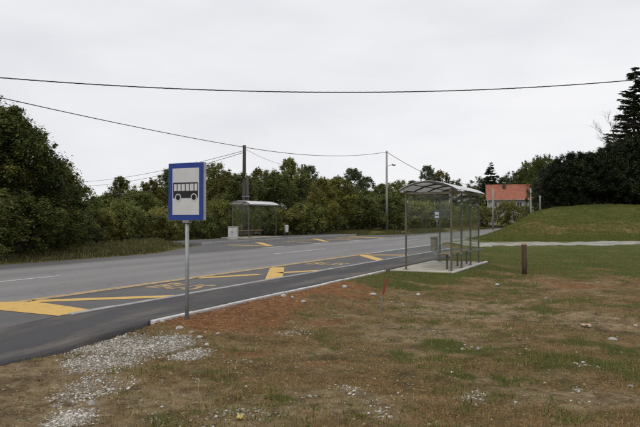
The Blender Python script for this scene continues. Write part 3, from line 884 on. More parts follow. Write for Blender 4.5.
# ------------------------------------------------------------------ bins, cabinet
def bin_on_post(loc, rz, label, mtl):
    root = empty('litter_bin', loc, rz, label, 'bin', 'litter bins')
    b = MB(); b.tube([(0, 0, 0), (0, 0, 0.95)], 0.022, 10); b.build('post', M_galv, root, True)
    b = MB()
    n = 20
    prof = [(0.10, 0.36), (0.115, 0.40), (0.125, 0.80), (0.13, 0.82), (0.115, 0.82), (0.105, 0.42)]
    rings = []
    for r, z in prof:
        rings.append([b.bm.verts.new((0.15 + r * math.cos(2 * math.pi * k / n), r * 0.8 * math.sin(2 * math.pi * k / n), z)) for k in range(n)])
    for i in range(len(rings) - 1):
        for k in range(n): b.bm.faces.new((rings[i][k], rings[i][(k + 1) % n], rings[i + 1][(k + 1) % n], rings[i + 1][k]))
    b.bm.faces.new(rings[0][::-1]); b.bm.faces.new(rings[-1])
    b.build('bucket', mtl, root, False)
    b = MB(); b.tube([(0.15, 0, 0.825), (0.15, 0, 0.87), (0.15, 0, 0.90)], [0.137, 0.125, 0.06], 20); b.build('lid', mtl, root)
    b = MB(); b.box((0.02, 0, 0.6), (0.05, 0.06, 0.30)); b.build('bracket', M_galv, root)
    return root
bin_on_post((-5.86, 21.85, 0.1), math.pi, 'weathered litter bin on post beside the glass bus shelter', M_bin)
bin_on_post((-22.9, 41.35, 0.232), math.pi * 0.2, 'pale litter bin on post beside the shelter across the road', M_pale_box)

root = empty('utility_cabinet', (-23.4, 35.1, 0.23), 0.25, 'pale low twin-door cabinet at end of far bus shelter', 'cabinet')
b = MB(); b.box((0, 0, 0.05), (0.66, 0.36, 0.1)); b.build('plinth', M_concrete, root)
b = MB(); b.box((0, 0, 0.46), (0.62, 0.30, 0.72), bev=0.01); b.build('body', M_pale_box, root)
for sx in (-0.15, 0.15):
    b = MB(); b.box((sx, -0.16, 0.46), (0.28, 0.02, 0.66), bev=0.004); d = b.build('door', M_pale_box, root)
    b = MB(); b.box((sx * 0.3, -0.177, 0.50), (0.02, 0.015, 0.10)); b.build('handle', M_frame, d)
b = MB(); b.box((0, 0, 0.838), (0.68, 0.38, 0.03), bev=0.008); b.build('lid', M_pale_box, root)

# ------------------------------------------------------------------ poles and cables
def wood_pole(x, y, h, label, stub=True, r=0.17):
    root = empty('wooden_pole', (x, y, zg(x, y)), 0, label, 'pole')
    b = MB()
    pts = [(0.02 * math.sin(z), 0.015 * math.cos(z * 1.3), z) for z in np.linspace(-0.3, h, 12)]
    b.tube(pts, list(np.linspace(r, r * 0.72, 12)), 14); b.build('shaft', M_wood_pole, root, True)
    if stub:
        b = MB(); b.tube([(0.27, 0.05, -0.3), (0.27, 0.05, 2.6), (0.24, 0.04, h * 0.66)], [0.13, 0.12, 0.10], 12); b.build('stub_post', M_wood_pole, root, True)
        for z in (1.2, 3.2):
            b = MB(); b.box((0.13, 0.02, z), (0.56, 0.34, 0.05), bev=0.01); b.build('steel_strap', M_galv, root)
    for a in (-1, 1):
        b = MB(); b.tube([(0, 0.12 * a, h - 0.25), (0, 0.22 * a, h - 0.22), (0, 0.22 * a, h - 0.10)], [0.012, 0.012, 0.03], 8); b.build('hook', M_galv, root)
    return root, Vector((x, y, zg(x, y) + h - 0.15))

def concrete_pole(x, y, h, label, lamp=False, r0=0.17, r1=0.10, base=None):
    zb = zg(x, y) if base is None else base
    root = empty('concrete_pole', (x, y, zb), TH, label, 'pole')
    b = MB(); b.tube([(0, 0, -0.3), (0, 0, h * 0.5), (0, 0, h)], [r0, (r0 + r1) / 2, r1], 12); b.build('shaft', M_pole_concrete, root, True)
    b = MB(); b.box((0, 0, h - 0.12), (0.30, 0.06, 0.06)); b.build('cable_clamp', M_galv, root)
    if lamp:
        b = MB(); b.tube([(0.1, 0, h - 1.75), (0.5, -0.05, h - 1.62), (0.72, -0.05, h - 1.60)], 0.025, 8); arm = b.build('lamp_arm', M_galv, root, True)
        b = MB(); b.box((0.82, -0.05, h - 1.62), (0.36, 0.22, 0.12), bev=0.03); b.box((0.64, -0.05, h - 1.52), (0.16, 0.10, 0.10), bev=0.02); b.build('lamp_head', M_frame, arm)
        b = MB(); b.box((0.82, -0.05, h - 1.69), (0.28, 0.17, 0.02)); b.build('lamp_lens', M_lens, arm)
    return root, Vector((x, y, zb + h - 0.12))

r1, P_wood = wood_pole(-25.6, 39.9, 7.1, 'dark wooden pole with stub timber behind far shelter')
xw, yw = c2w(7.62, 71)
r2, P_conc = concrete_pole(xw, yw, 9.15, 'tall grey concrete pole with small lamp beyond the far bus bay', lamp=True)
xl, yl = -24.4, 9.0
r3, P_left = wood_pole(xl, yl, 7.0, 'wooden cable pole behind the dense dark roadside trees', stub=False)
xr, yr = c2w(20, 25)
r4, P_right = wood_pole(xr, yr, 8.25, 'wooden cable pole standing alone on the rough grass', stub=False)
xn, yn = c2w(20.5, 98)
r5, P_next = concrete_pole(xn, yn, 7.2, 'grey concrete cable pole along road beyond the bus shelter')
xb, yb = c2w(-38.5, 92)
r6, P_back = wood_pole(xb, yb, 6.3, 'wooden cable pole hidden in woods behind the trees', stub=False)
x6, y6 = c2w(-2.3, 80)
r7, P_back2 = wood_pole(x6, y6, 8.2, 'wooden cable pole in the woods behind the lamp pole', stub=False)

def cable(a, b_, sag, rad, label, twist=False, n=60):
    a, b_ = Vector(a), Vector(b_)
    L = (b_ - a).length
    def P(t): return a.lerp(b_, t) - Vector((0, 0, 4 * sag * t * (1 - t)))
    mb = MB()
    if twist:
        steps = int(L / 0.075)
        side = (b_ - a).cross(Vector((0, 0, 1))).normalized()
        for k in range(3):
            pts = []
            for i in range(steps + 1):
                t = i / steps; ph = 2 * math.pi * (t * L / 0.85 + k / 3)
                pts.append(P(t) + side * (rad * math.cos(ph)) + Vector((0, 0, rad * math.sin(ph))))
            mb.tube(pts, rad * 0.85, 5)
    else:
        mb.tube([P(i / n) for i in range(n + 1)], rad, 6)
    o = mb.build('overhead_cable', M_cable, None, True)
    return tag(o, label, 'cable', 'overhead cables')
V = Vector
cable(P_left + V((0, 0, -0.35)), P_right + V((0, 0, 0.05)), 1.38, 0.0115, 'thick twisted black cable sagging across the open sky', True)
cable(P_left + V((0, 0, 0.12)), P_wood, 0.22, 0.013, 'black cable from left tree tops to dark wooden pole', True)
cable(P_wood, P_conc, 0.55, 0.024, 'black cable strung between wooden pole and tall concrete pole')
cable(P_conc, P_next, 0.4, 0.028, 'black cable running down from tall concrete pole behind shelter roof')
cable(P_wood + V((0, 0, -0.25)), P_back, 0.7, 0.018, 'upper thin cable from wooden pole down to distant left woods')
cable(P_wood + V((0, 0, -0.38)), P_back + V((0, 0, -0.55)), 0.9, 0.018, 'lower thin cable from wooden pole down to distant left woods')
cable(P_wood + V((0, 0, -0.1)), P_back2, 0.5, 0.012, 'faint thin wire from wooden pole into woods behind')

xw, yw = c2w(25.3, 91); concrete_pole(xw, yw, 6.1, 'grey concrete pole standing before the autumn bush and red-roofed house', base=max(zg(xw, yw), 0.9) if False else zg(xw, yw), r0=0.15, r1=0.11)
xw, yw = c2w(33.9, 100); concrete_pole(xw, yw, 6.6, 'grey concrete pole at right end of the red roof', r0=0.15, r1=0.11)
xw, yw = c2w(23.35, 66); concrete_pole(xw, yw, 1.75, 'short white post on top of grass bank before dark trees', r0=0.075, r1=0.065)

# ------------------------------------------------------------------ stake, post, stones, litter
xw, yw = -3.95, 10.7
root = empty('survey_stake', (xw, yw, zg(xw, yw)), 0.3, 'thin leaning stake with red-painted top in dry grass', 'stake')
rot = Matrix.Rotation(math.radians(11), 3, 'Y')
b = MB(); b.box(rot @ Vector((0, 0, 0.10)), (0.027, 0.024, 0.42), rot); b.build('shaft', M_stake, root)
b = MB(); b.box(rot @ Vector((0, 0, 0.455)), (0.033, 0.030, 0.29), rot, 0.004); b.build('red_top', M_red, root)

xw, yw = -2.52, 18.9
root = empty('fence_post', (xw, yw, zg(xw, yw)), 0.2, 'short round dark wooden post standing alone in grass', 'post')
b = MB(); b.tube([(0, 0, -0.2), (0.01, 0, 0.3), (0.0, 0.01, 0.86)], [0.088, 0.082, 0.078], 14); b.build('shaft', M_post_wood, root, True)
b = MB(); b.tube([(0, 0.01, 0.855), (0, 0.01, 0.90)], [0.079, 0.066], 14); b.build('cut_top', M_post_cut, root)

def rock_mesh(name, seed, sub=2):
    r = np.random.default_rng(seed)
    bm = bmesh.new(); bmesh.ops.create_icosphere(bm, subdivisions=sub, radius=1.0)
    dirs = r.normal(size=(7, 3)); dirs /= np.linalg.norm(dirs, axis=1)[:, None]
    offs = r.uniform(0.55, 0.9, 7)
    sc = (1.0, r.uniform(0.6, 0.9), r.uniform(0.45, 0.7))
    for v in bm.verts:
        p = np.array(v.co)
        for d, o in zip(dirs, offs):
            k = p @ d - o
            if k > 0: p = p - d * k * 0.9
        p *= 1 + r.uniform(-0.04, 0.04)
        v.co = (p[0] * sc[0], p[1] * sc[1], p[2] * sc[2])
    me = bpy.data.meshes.new(name); bm.to_mesh(me); bm.free(); me.materials.append(M_stone)
    return me
rocks = [rock_mesh('stone', 100 + i) for i in range(6)]
def px_ground(x, y):
    Y = f_px * (EYE + 0.03) / (y - 219.0); X = (x - 320) / f_px * Y
    return c2w(X, Y)
stones = [(612, 337, 0.085, 'pale angular stone lying alone in the dry weeds', None)]
for x, y, r in [(284, 303, .085), (292, 304, .055), (303, 308, .08), (345, 293, .10), (200, 340, .06), (192, 337, .055), (172, 345, .07), (180, 335, .075), (207, 346, .06), (163, 330, .06), (218, 338, .05)]:
    stones.append((x, y, r, 'pale stone bedded in the red clay bank below kerb', 'stones in the clay bank'))
for x, y, r in [(373, 295, .10), (418, 293, .07), (497, 284, .10), (546, 297, .05), (246, 388, .03), (630, 385, .04), (515, 402, .03), (92, 402, .06), (86, 330, .03), (55, 405, .035), (462, 347, .05), (478, 347, .045), (575, 363, .04), (583, 362, .04), (635, 325, .05)]:
    stones.append((x, y, r, 'small pale stone lying on bare brown soil', 'stones on the bare soil'))
for i, (x, y, r, lab, grp) in enumerate(stones):
    wx, wy = px_ground(x, y)
    o = link('stone', rocks[i % 6])
    r *= 0.8
    o.location = (wx, wy, zg(wx, wy) + r * 0.12)
    o.scale = (r, r, r); o.rotation_euler = (0, 0, i * 1.3)
    tag(o, lab, 'stone', grp)

def scrap(x, y, sx, m, label, seed):
    r = np.random.default_rng(seed)
    wx, wy = px_ground(x, y)
    bm = bmesh.new(); bmesh.ops.create_grid(bm, x_segments=6, y_segments=5, size=0.5)
    for v in bm.verts:
        v.co.x *= sx; v.co.y *= sx * 0.7; v.co.z = sx * 0.22 + r.uniform(-0.13, 0.13) * sx - sx * 0.12 * (v.co.length > sx * 0.4)
    me = bpy.data.meshes.new('wrapper'); bm.to_mesh(me); bm.free(); me.materials.append(m)
    o = link('crumpled_wrapper', me); o.location = (wx, wy, zg(wx, wy) + 0.015); o.rotation_euler = (0, 0, seed)
    sd = o.modifiers.new('thick', 'SOLIDIFY'); sd.thickness = 0.003
    tag(o, label, 'litter')
scrap(586, 325, 0.15, M_orange, 'crumpled orange and white wrapper on the soil', 3)
scrap(240, 423, 0.07, M_ylitter, 'small crumpled yellow wrapper on the soil', 5)

# loose gravel: far too many to count
def gravel_stuff(name, n, chooser, rmin, rmax, label, seed, m=None):
    r = np.random.default_rng(seed)
    out = []
    while sum(len(o) for o in out) < n:
        Y = np.exp(r.uniform(math.log(4.0), math.log(24), 60000)); X = r.uniform(-0.62, 0.62, 60000) * Y
        D = Y * ST - X * CT; s = X * ST + Y * CT
        ok = (D < near_edge(s) - 0.03) & ~((D > 4.05) & (D < 6.2) & (s > 17.2) & (s < 22.3))
        w = chooser(*cover(D, s))
        ok &= r.random(len(D)) < w
        out.append(np.stack([D[ok], s[ok]], -1))
    P = np.concatenate(out)[:n]
    n = len(P)
    base = np.array([(1, 0, 0), (-1, 0, 0), (0, 1, 0), (0, -1, 0), (0, 0, 1), (0, 0, -1), (.62, .62, .5), (-.62, .6, .45), (.6, -.62, .45), (-.6, -.6, .5)], float)
    from_hull = bmesh.new()
    for p in base: from_hull.verts.new(p)
    bmesh.ops.convex_hull(from_hull, input=from_hull.verts)
    from_hull.verts.index_update()
    bv = np.array([v.co for v in from_hull.verts]); bf = np.array([[v.index for v in f.verts] for f in from_hull.faces if len(f.verts) == 3]); from_hull.free()
    rad = rmin + (rmax - rmin) * r.random(n) ** 4.0
    ang = r.uniform(0, 2 * math.pi, n)
    vv = bv[None] * r.uniform(0.6, 1.25, (n, len(bv), 1)) * rad[:, None, None]
    vv[..., 2] *= r.uniform(0.4, 0.75, n)[:, None]; vv[..., 1] *= r.uniform(0.6, 1.0, n)[:, None]
    x = vv[..., 0] * np.cos(ang)[:, None] - vv[..., 1] * np.sin(ang)[:, None]
    y = vv[..., 0] * np.sin(ang)[:, None] + vv[..., 1] * np.cos(ang)[:, None]
    zz = zg_ds(P[:, 0], P[:, 1]) + rad * r.uniform(-0.25, 0.2, n)
    V = np.stack([x - P[:, 0][:, None], y + P[:, 1][:, None], vv[..., 2] + zz[:, None]], -1)
    F = bf[None] + (np.arange(n) * len(bv))[:, None, None]
    tint = np.repeat(r.random(n), len(bv))
    o = link(name, mesh_np(name, V.reshape(-1, 3), F.reshape(-1, 3), m or M_pebble, tint))
    tag(o, label, kind='stuff')
m, n_, l_, b_ = mat('pebbles')
at = n_.new('ShaderNodeAttribute'); at.attribute_name = 'tint'
cr = n_.new('ShaderNodeValToRGB')
cr.color_ramp.elements[0].color = (0.16, 0.135, 0.095, 1); cr.color_ramp.elements[1].color = (0.56, 0.535, 0.49, 1)
e = cr.color_ramp.elements.new(0.5); e.color = (0.29, 0.265, 0.22, 1)
l_.new(at.outputs['Fac'], cr.inputs['Fac']); l_.new(cr.outputs[0], b_.inputs['Base Color']); b_.inputs['Roughness'].default_value = 0.9
M_pebble = m
gravel_stuff('crushed_gravel', 17000, lambda c, g, w: np.clip((w - 0.08) * 1.1, 0, 1) ** 1.35, 0.004, 0.022, 'heap of pale crushed gravel spread beside the asphalt edge', 11)
gravel_stuff('scattered_pebbles', 1500, lambda c, g, w: 0.10 * (1 - g) + 0.3 * w, 0.005, 0.020, 'pale pebbles scattered over the bare soil', 12)

M_clod = leaf_mat('soil_clods', (0.07, 0.045, 0.022), (0.16, 0.105, 0.052), (0.27, 0.195, 0.11), 0.0, 0)
gravel_stuff('soil_crumbs', 14000, lambda c, g, w: 0.8 * (1 - 0.8 * g) * (1 - w) * (0.4 + 0.6 * (1 - c)), 0.005, 0.024, 'brown soil crumbs over the bare ground', 14, M_clod)
M_clay_clod = leaf_mat('clay_clods', (0.11, 0.048, 0.019), (0.20, 0.092, 0.038), (0.29, 0.15, 0.07), 0.0, 0)
gravel_stuff('clay_clods', 4500, lambda c, g, w: np.clip((c - 0.35) * 1.5, 0, 1) * (1 - w), 0.004, 0.026, 'loose red clay clods on the bank below the kerb', 15, M_clay_clod)
# ------------------------------------------------------------------ grass
def grass(name, n, chooser, h0, h1, w0, w1, m, label, seed, Ymin=3.6, Ymax=30, lean=0.5, region=None, clump=1, spread=0.05, xlim=0.62):
    r = np.random.default_rng(seed)
    out = []; tot = 0
    while tot < n:
        q = 120000
        if region is None:
            Y = np.exp(r.uniform(math.log(Ymin), math.log(Ymax), q)); X = r.uniform(-xlim, xlim, q) * Y
            D = Y * ST - X * CT; s = X * ST + Y * CT
        else:
            D = r.uniform(region[0], region[1], q); s = r.uniform(region[2], region[3], q)
        ok = ((D < near_edge(s) - 0.04) & ~((D > 4.0) & (D < 6.2) & (s > 17.2) & (s < 22.3))) if region is None else (D > far_edge(s) + 0.1)
        if region is None:
            xx = s * ST - D * CT; yy = D * ST + s * CT
            ok &= ~((yy > 36.5) & (yy < 45.2))
        ok &= r.random(q) < chooser(D, s, *cover(D, s))
        P = np.stack([D[ok], s[ok]], -1)
        if clump > 1:
            P = np.repeat(P, clump, 0); P = P + r.normal(size=P.shape) * spread
        out.append(P); tot += len(P)
    P = np.concatenate(out)[:n]; n = len(P)
    Yc = P[:, 0] * ST + P[:, 1] * CT
    grow = np.clip(Yc / 8.0, 1.0, 2.2)
    h = r.uniform(h0, h1, n) * (0.6 + 0.8 * r.random(n)); w = r.uniform(w0, w1, n) * grow
    a = r.uniform(0, 2 * math.pi, n); d = r.uniform(0, 2 * math.pi, n); ln = np.abs(r.normal(0, lean, n)) * h
    z = zg_ds(P[:, 0], P[:, 1]) - 0.01
    bx, by = -P[:, 0], P[:, 1]
    ux, uy = np.cos(a) * w / 2, np.sin(a) * w / 2
    lx, ly = np.cos(d) * ln, np.sin(d) * ln
    V = np.stack([np.stack([bx - ux, by - uy, z], -1), np.stack([bx + ux, by + uy, z], -1),
                  np.stack([bx + ux * .7 + lx * .35, by + uy * .7 + ly * .35, z + h * .6], -1), np.stack([bx - ux * .7 + lx * .35, by - uy * .7 + ly * .35, z + h * .6], -1),
                  np.stack([bx + lx, by + ly, z + h * np.clip(1 - 0.3 * ln / h, .4, 1)], -1)], 1)
    i0 = np.arange(n) * 5
    F = np.concatenate([np.stack([i0, i0 + 1, i0 + 2], -1), np.stack([i0, i0 + 2, i0 + 3], -1), np.stack([i0 + 3, i0 + 2, i0 + 4], -1)])
    tint = np.repeat(np.clip(r.normal(0.5, 0.22, n), 0, 1), 5)
    o = link(name, mesh_np(name, V.reshape(-1, 3), F, m, tint))
    return tag(o, label, kind='stuff')

def ch_dry(D, s, c, g, w):
    n = fbm(D * 1.3, s * 1.3, 4, 61)
    return np.clip(ss((n - 0.42) / 0.2), 0.02, 1) * (1 - 0.92 * w) * (1 - 0.75 * c) * (1 - 0.9 * bare(D, s))
def ch_green(D, s, c, g, w):
    return (np.clip((g - 0.12) * 1.1, 0.0, 1) ** 1.4 + 0.05 * ss((fbm(D * 2.1, s * 2.1, 3, 63) - .5) / .15) * (1 - w)) * (1 - 0.8 * c)
grass('dry_grass', 170000, ch_dry, 0.010, 0.038, 0.0028, 0.0055, G_dry, 'short tan dry grass over the bare soil', 51, lean=1.0)
grass('green_grass', 140000, ch_green, 0.012, 0.045, 0.003, 0.007, G_green, 'short green grass in patches on the soil', 52, Ymax=36, lean=0.7)
grass('green_tufts', 26000, lambda D, s, c, g, w: 0.05 * (fbm(D * .7, s * .7, 3, 91) > 0.5) * (1 - w) * (1 - c) + 0.03 * g, 0.02, 0.06, 0.005, 0.013, G_weed, 'scattered green weed tufts on the soil', 53, lean=0.8, clump=26, spread=0.06)
grass('dry_stalks', 3500, lambda D, s, c, g, w: 0.05 * (1 - w) * (1 - .8 * c) * (fbm(D * .5, s * .5, 3, 95) > 0.48), 0.06, 0.15, 0.002, 0.004, G_dry, 'taller thin dry grass stalks on the soil', 54, lean=0.35, clump=7, spread=0.05)
grass('verge_weeds', 110000, lambda D, s, c, g, w: np.clip(1 - (D - far_edge(s)) / 5.5, 0.12, 1) * ss((fbm(D * .6, s * .3, 3, 97) - .3) / .3) * ss((D - far_edge(s)) / .8), 0.04, 0.22, 0.010, 0.024, G_verge, 'rough weeds and tall grass along far verge', 55, lean=0.5, region=(18.8, 34, 2, 120))

grass('bank_grass', 90000, lambda D, s, c, g, w: 0.25 + 0.75 * fbm(D * .4, s * .4, 3, 98), 0.04, 0.14, 0.01, 0.02, G_green, 'grass covering the bank below the evergreens', 56, Ymin=45, Ymax=70, lean=0.6, xlim=0.55)
# ------------------------------------------------------------------ trees
def leaf_cloud(centres, radii, per, size, r, flat_=0.75, droop=0.0, tint_c=None):
    nC = len(centres)
    idx = np.repeat(np.arange(nC), per)
    n = len(idx)
    u = r.normal(size=(n, 3)); u /= np.linalg.norm(u, axis=1)[:, None]
    rad = radii[idx] * np.minimum(np.abs(r.normal(0, 0.62, n)) + 0.12, 1.25)
    p = centres[idx] + u * rad[:, None] * np.array([0.9, 0.9, 1.05])
    # leaf frame: mostly facing outwards and up
    nrm = u * 0.7 + r.normal(size=(n, 3)) * 0.5 + np.array([0, 0, 0.8])
    nrm /= np.linalg.norm(nrm, axis=1)[:, None]
    t = np.cross(nrm, r.normal(size=(n, 3))); t /= np.linalg.norm(t, axis=1)[:, None] + 1e-9
    bq = np.cross(nrm, t)
    sz = size * r.uniform(0.55, 1.35, n)
    a = t * sz[:, None]; c = bq * sz[:, None] * 0.55
    V = np.stack([p - a, p + c * 1.0, p + a, p - c], 1)
    F = (np.arange(n) * 4)[:, None] + np.arange(4)[None]
    tc = r.normal(0.45, 0.17, nC) if tint_c is None else tint_c
    tint = np.clip(tc[idx] + r.normal(0, 0.16, n), 0, 1)
    return V.reshape(-1, 3), F, np.repeat(tint, 4)

def limb_mesh(mb, p0, p1, r0, r1, r, bend=0.12, seg=5):
    p0, p1 = np.array(p0, float), np.array(p1, float)
    L = np.linalg.norm(p1 - p0)
    off = r.normal(size=3) * L * bend
    pts = [p0 + (p1 - p0) * t + off * math.sin(math.pi * t) for t in np.linspace(0, 1, seg)]
    mb.tube([tuple(p) for p in pts], list(np.linspace(r0, r1, seg)), 6)

def broadleaf(seed, H=8.0, R=2.6, z0=1.6, leaves=9000, size=0.15, n_cl=70, shape=0.9, clump=0.75, trunk_r=0.16, top=1.0, inner=0.3):
    """returns (trunk mesh, crown mesh builder data) for a tree of height H and crown radius R"""
    r = np.random.default_rng(seed)
    mb = MB()
    fork = z0 + (H - z0) * 0.22
    limb_mesh(mb, (0, 0, -0.4), (r.normal() * .1, r.normal() * .1, fork), trunk_r * 1.25, trunk_r * 0.8, r, 0.03)
    limb_mesh(mb, (0, 0, fork - .1), (r.normal() * .25, r.normal() * .25, H * 0.86), trunk_r * 0.75, trunk_r * 0.12, r, 0.05, 7)
    ph = r.uniform(0, 6.28, 6)
    C, Rad = [], []
    while len(C) < n_cl:
        a = r.uniform(0, 2 * math.pi); t = r.random() ** 0.8
        z = z0 + (H - z0) * t
        prof = math.sin(math.pi * min(1, (0.10 + 0.86 * t))) ** shape * (1 - 0.25 * t * (1 - top))
        lump = 1 + 0.17 * math.sin(2 * a + ph[0] + 3 * t) + 0.16 * math.sin(3 * a + ph[1] - 5 * t) + 0.12 * math.sin(5 * a + ph[2])
        q = r.uniform(0.75, 1.0) if r.random() > inner else r.uniform(0.15, 0.7)
        rr = R * prof * lump * q * 0.86
        C.append((rr * math.cos(a), rr * math.sin(a), z)); Rad.append(clump * r.uniform(0.35, 1.15) * (0.75 + 0.35 * prof))
    for k in range(6):
        a = r.uniform(0, 6.28); q = R * r.uniform(0.05, 0.4)
        for j in range(3):
            C.append((q * math.cos(a), q * math.sin(a), H * r.uniform(0.86, 0.99) - 0.5 * q)); Rad.append(clump * r.uniform(0.3, 0.7))
    # ragged sprigs at the outline
    for k in range(int(n_cl * 0.35)):
        i = r.integers(n_cl); c = np.array(C[i]); d = c - np.array([0, 0, (z0 + H) * .5]); d /= np.linalg.norm(d) + 1e-6
        C.append(tuple(c + d * clump * r.uniform(0.4, 0.85) + np.array([0, 0, 0.1]))); Rad.append(clump * r.uniform(0.22, 0.5))
    C, Rad = np.array(C), np.array(Rad)
    for i in range(0, min(n_cl, 60), 1):
        zc = C[i][2]; zs = max(fork * 0.7, zc - 0.5 * math.hypot(C[i][0], C[i][1]) - 0.5)
        zs = min(zs, H * 0.8)
        limb_mesh(mb, (0, 0, zs), tuple(C[i]), trunk_r * 0.30, 0.012, r, 0.08)
    w = Rad ** 2; per = np.maximum(8, (leaves * w / w.sum())).astype(int)
    V, F, T = leaf_cloud(C, Rad, per, size, r)
    keep = V.reshape(-1, 4, 3)[:, :, 2].min(1) > 0.02
    V = V.reshape(-1, 4, 3)[keep].reshape(-1, 3); T = T.reshape(-1, 4)[keep].ravel(); F = (np.arange(len(V) // 4) * 4)[:, None] + np.arange(4)[None]
    return mb, (V, F, T)

def conifer(seed, H=15.0, R=2.6, z0=0.8, whorls=44, size=0.20, dens=1.0):
    r = np.random.default_rng(seed)
    mb = MB(); limb_mesh(mb, (0, 0, -0.4), (0.05, 0.0, H * 0.985), 0.24, 0.015, r, 0.004, 8)
    Vs, Ts = [], []
    for i in range(whorls):
        t = i / (whorls - 1); z = z0 + (H - z0) * (t ** 0.92) * 0.99
        L = R * (1 - t) ** 0.8 + 0.10
        nb = int(7 - 2 * t)
        for k in range(nb):
            a = r.uniform(0, 6.28) ; Lk = L * r.uniform(0.65, 1.12)
            dr = -0.34 * Lk * (1 - t * 0.8) * r.uniform(0.5, 1.4); z = z + r.normal(0, 0.06)
            d = np.array([math.cos(a), math.sin(a), 0])
            pts = np.linspace(0.05, 1, 6)
            limb = [np.array([0, 0, z]) + d * Lk * p + np.array([0, 0, dr * math.sin(p * 2.2) + 0.16 * Lk * p * p]) for p in pts]
            mb.tube([tuple(p) for p in limb], list(np.linspace(0.03 * (1 - t) + .008, 0.006, 6)), 4)
            n = max(6, int(46 * dens * Lk / R * 1.2 + 8))
            p = r.uniform(0.15, 1.02, n)
            base = np.array([0, 0, z]) + d[None] * (Lk * p)[:, None]; base[:, 2] += dr * np.sin(p * 2.2) + 0.16 * Lk * p * p
            side = np.array([-d[1], d[0], 0]); sg = r.choice([-1, 1], n)
            dirv = d[None] * 0.7 + side[None] * (sg * r.uniform(0.3, 1.0, n))[:, None] + np.stack([0 * p, 0 * p, r.uniform(-0.7, 0.15, n)], -1)
            dirv /= np.linalg.norm(dirv, axis=1)[:, None]
            ln = size * r.uniform(0.7, 1.7, n) * (0.6 + 0.6 * (1 - t))
            wv = np.cross(dirv, r.normal(size=(n, 3))); wv /= np.linalg.norm(wv, axis=1)[:, None]; wv *= (ln * 0.17)[:, None]
            tip = base + dirv * ln[:, None]
            Vs.append(np.stack([base - wv, base + wv, tip + wv * .4, tip - wv * .4], 1).reshape(-1, 3)); Ts.append(np.repeat(np.clip(r.normal(.45, .2, n), 0, 1), 4))
    V = np.concatenate(Vs); T = np.concatenate(Ts); F = (np.arange(len(V) // 4) * 4)[:, None] + np.arange(4)[None]
    return mb, (V, F, T)

VARS = {}
def variant(key, gen, H, R, leafm, **kw):
    mb, (V, F, T) = gen(H=H, R=R, **kw)
    bmesh.ops.recalc_face_normals(mb.bm, faces=mb.bm.faces)
    tm = bpy.data.meshes.new('trunk'); mb.bm.to_mesh(tm); mb.bm.free(); tm.materials.append(M_bark)
    cm = mesh_np('crown', V, F, leafm, T)
    VARS[key] = (tm, cm, H, R)
variant('left_a', broadleaf, 7.0, 3.0, L_left, seed=201, z0=0.3, leaves=40000, size=0.07, n_cl=260, clump=0.46, shape=0.6, inner=0.2)
variant('left_b', broadleaf, 6.0, 2.6, L_left, seed=202, z0=0.2, leaves=36000, size=0.07, n_cl=240, clump=0.42, shape=0.7, inner=0.2)
variant('left_c', broadleaf, 4.5, 2.2, L_forest, seed=203, z0=0.15, leaves=26000, size=0.065, n_cl=200, clump=0.36, shape=0.6, inner=0.2)
variant('for_a', broadleaf, 9.0, 2.8, L_forest, seed=211, z0=1.4, leaves=22000, size=0.095, n_cl=170, clump=0.50, shape=1.05)
variant('for_b', broadleaf, 9.0, 2.6, L_autumn, seed=212, z0=1.2, leaves=20000, size=0.095, n_cl=190, clump=0.50, shape=0.9)
variant('for_c', broadleaf, 9.0, 2.4, L_blue, seed=213, z0=1.5, leaves=17000, size=0.09, n_cl=130, clump=0.46, shape=0.9)
variant('for_d', broadleaf, 9.0, 3.0, L_forest, seed=214, z0=0.8, leaves=22000, size=0.10, n_cl=210, clump=0.55, shape=0.6)
variant('thin', broadleaf, 9.0, 2.2, L_blue, seed=215, z0=2.2, leaves=8000, size=0.085, n_cl=56, clump=0.52, shape=0.9)
variant('bush_a', broadleaf, 3.0, 2.0, L_forest, seed=221, z0=0.05, leaves=16000, size=0.065, n_cl=190, clump=0.32, shape=0.5, trunk_r=0.07, inner=0.15)
variant('bush_b', broadleaf, 3.0, 2.0, L_bush, seed=222, z0=0.05, leaves=16000, size=0.065, n_cl=180, clump=0.32, shape=0.5, trunk_r=0.07, inner=0.15)
variant('bush_r', broadleaf, 2.0, 1.4, L_russet, seed=223, z0=0.05, leaves=6000, size=0.07, n_cl=60, clump=0.36, shape=0.6, trunk_r=0.05, inner=0.15)
variant('ever_a', broadleaf, 8.5, 2.0, L_ever, seed=231, z0=0.25, leaves=34000, size=0.075, n_cl=200, clump=0.46, shape=0.45, inner=0.15)
variant('ever_b', broadleaf, 8.5, 2.2, L_ever, seed=232, z0=0.25, leaves=34000, size=0.075, n_cl=200, clump=0.48, shape=0.5, inner=0.15)
variant('spruce', conifer, 15.0, 2.7, L_ever, seed=241, whorls=62, size=0.30, dens=2.6)
variant('spruce_s', conifer, 9.0, 2.2, L_ever, seed=242, whorls=36, size=0.30, dens=2.0)

TREE_N = [0]
def tree(key, x, y_top, Y, width, name, label, cat='tree', group=None, parts=('trunk', 'crown')):
    """x, y_top: bearing and elevation used to size it; Y: distance ahead in metres; width in metres"""
    tm, cm, H, R = VARS[key]
    xc = (x - 320) / f_px * Y
    wx, wy = c2w(xc, Y)
    z = zg(wx, wy)
    top = EYE + (219 - y_top) / f_px * Y
    h = top - z
    root = empty(name, (wx, wy, z), 0, label, cat, group)
    TREE_N[0] += 1
    sx = width / (2 * R); sz = h / H
    rz = TREE_N[0] * 2.399
    for nm, me in zip(parts, (tm, cm)):
        o = link(nm, me, root); o.scale = (sx, sx, sz); o.rotation_euler = (0, 0, rz)
    return root

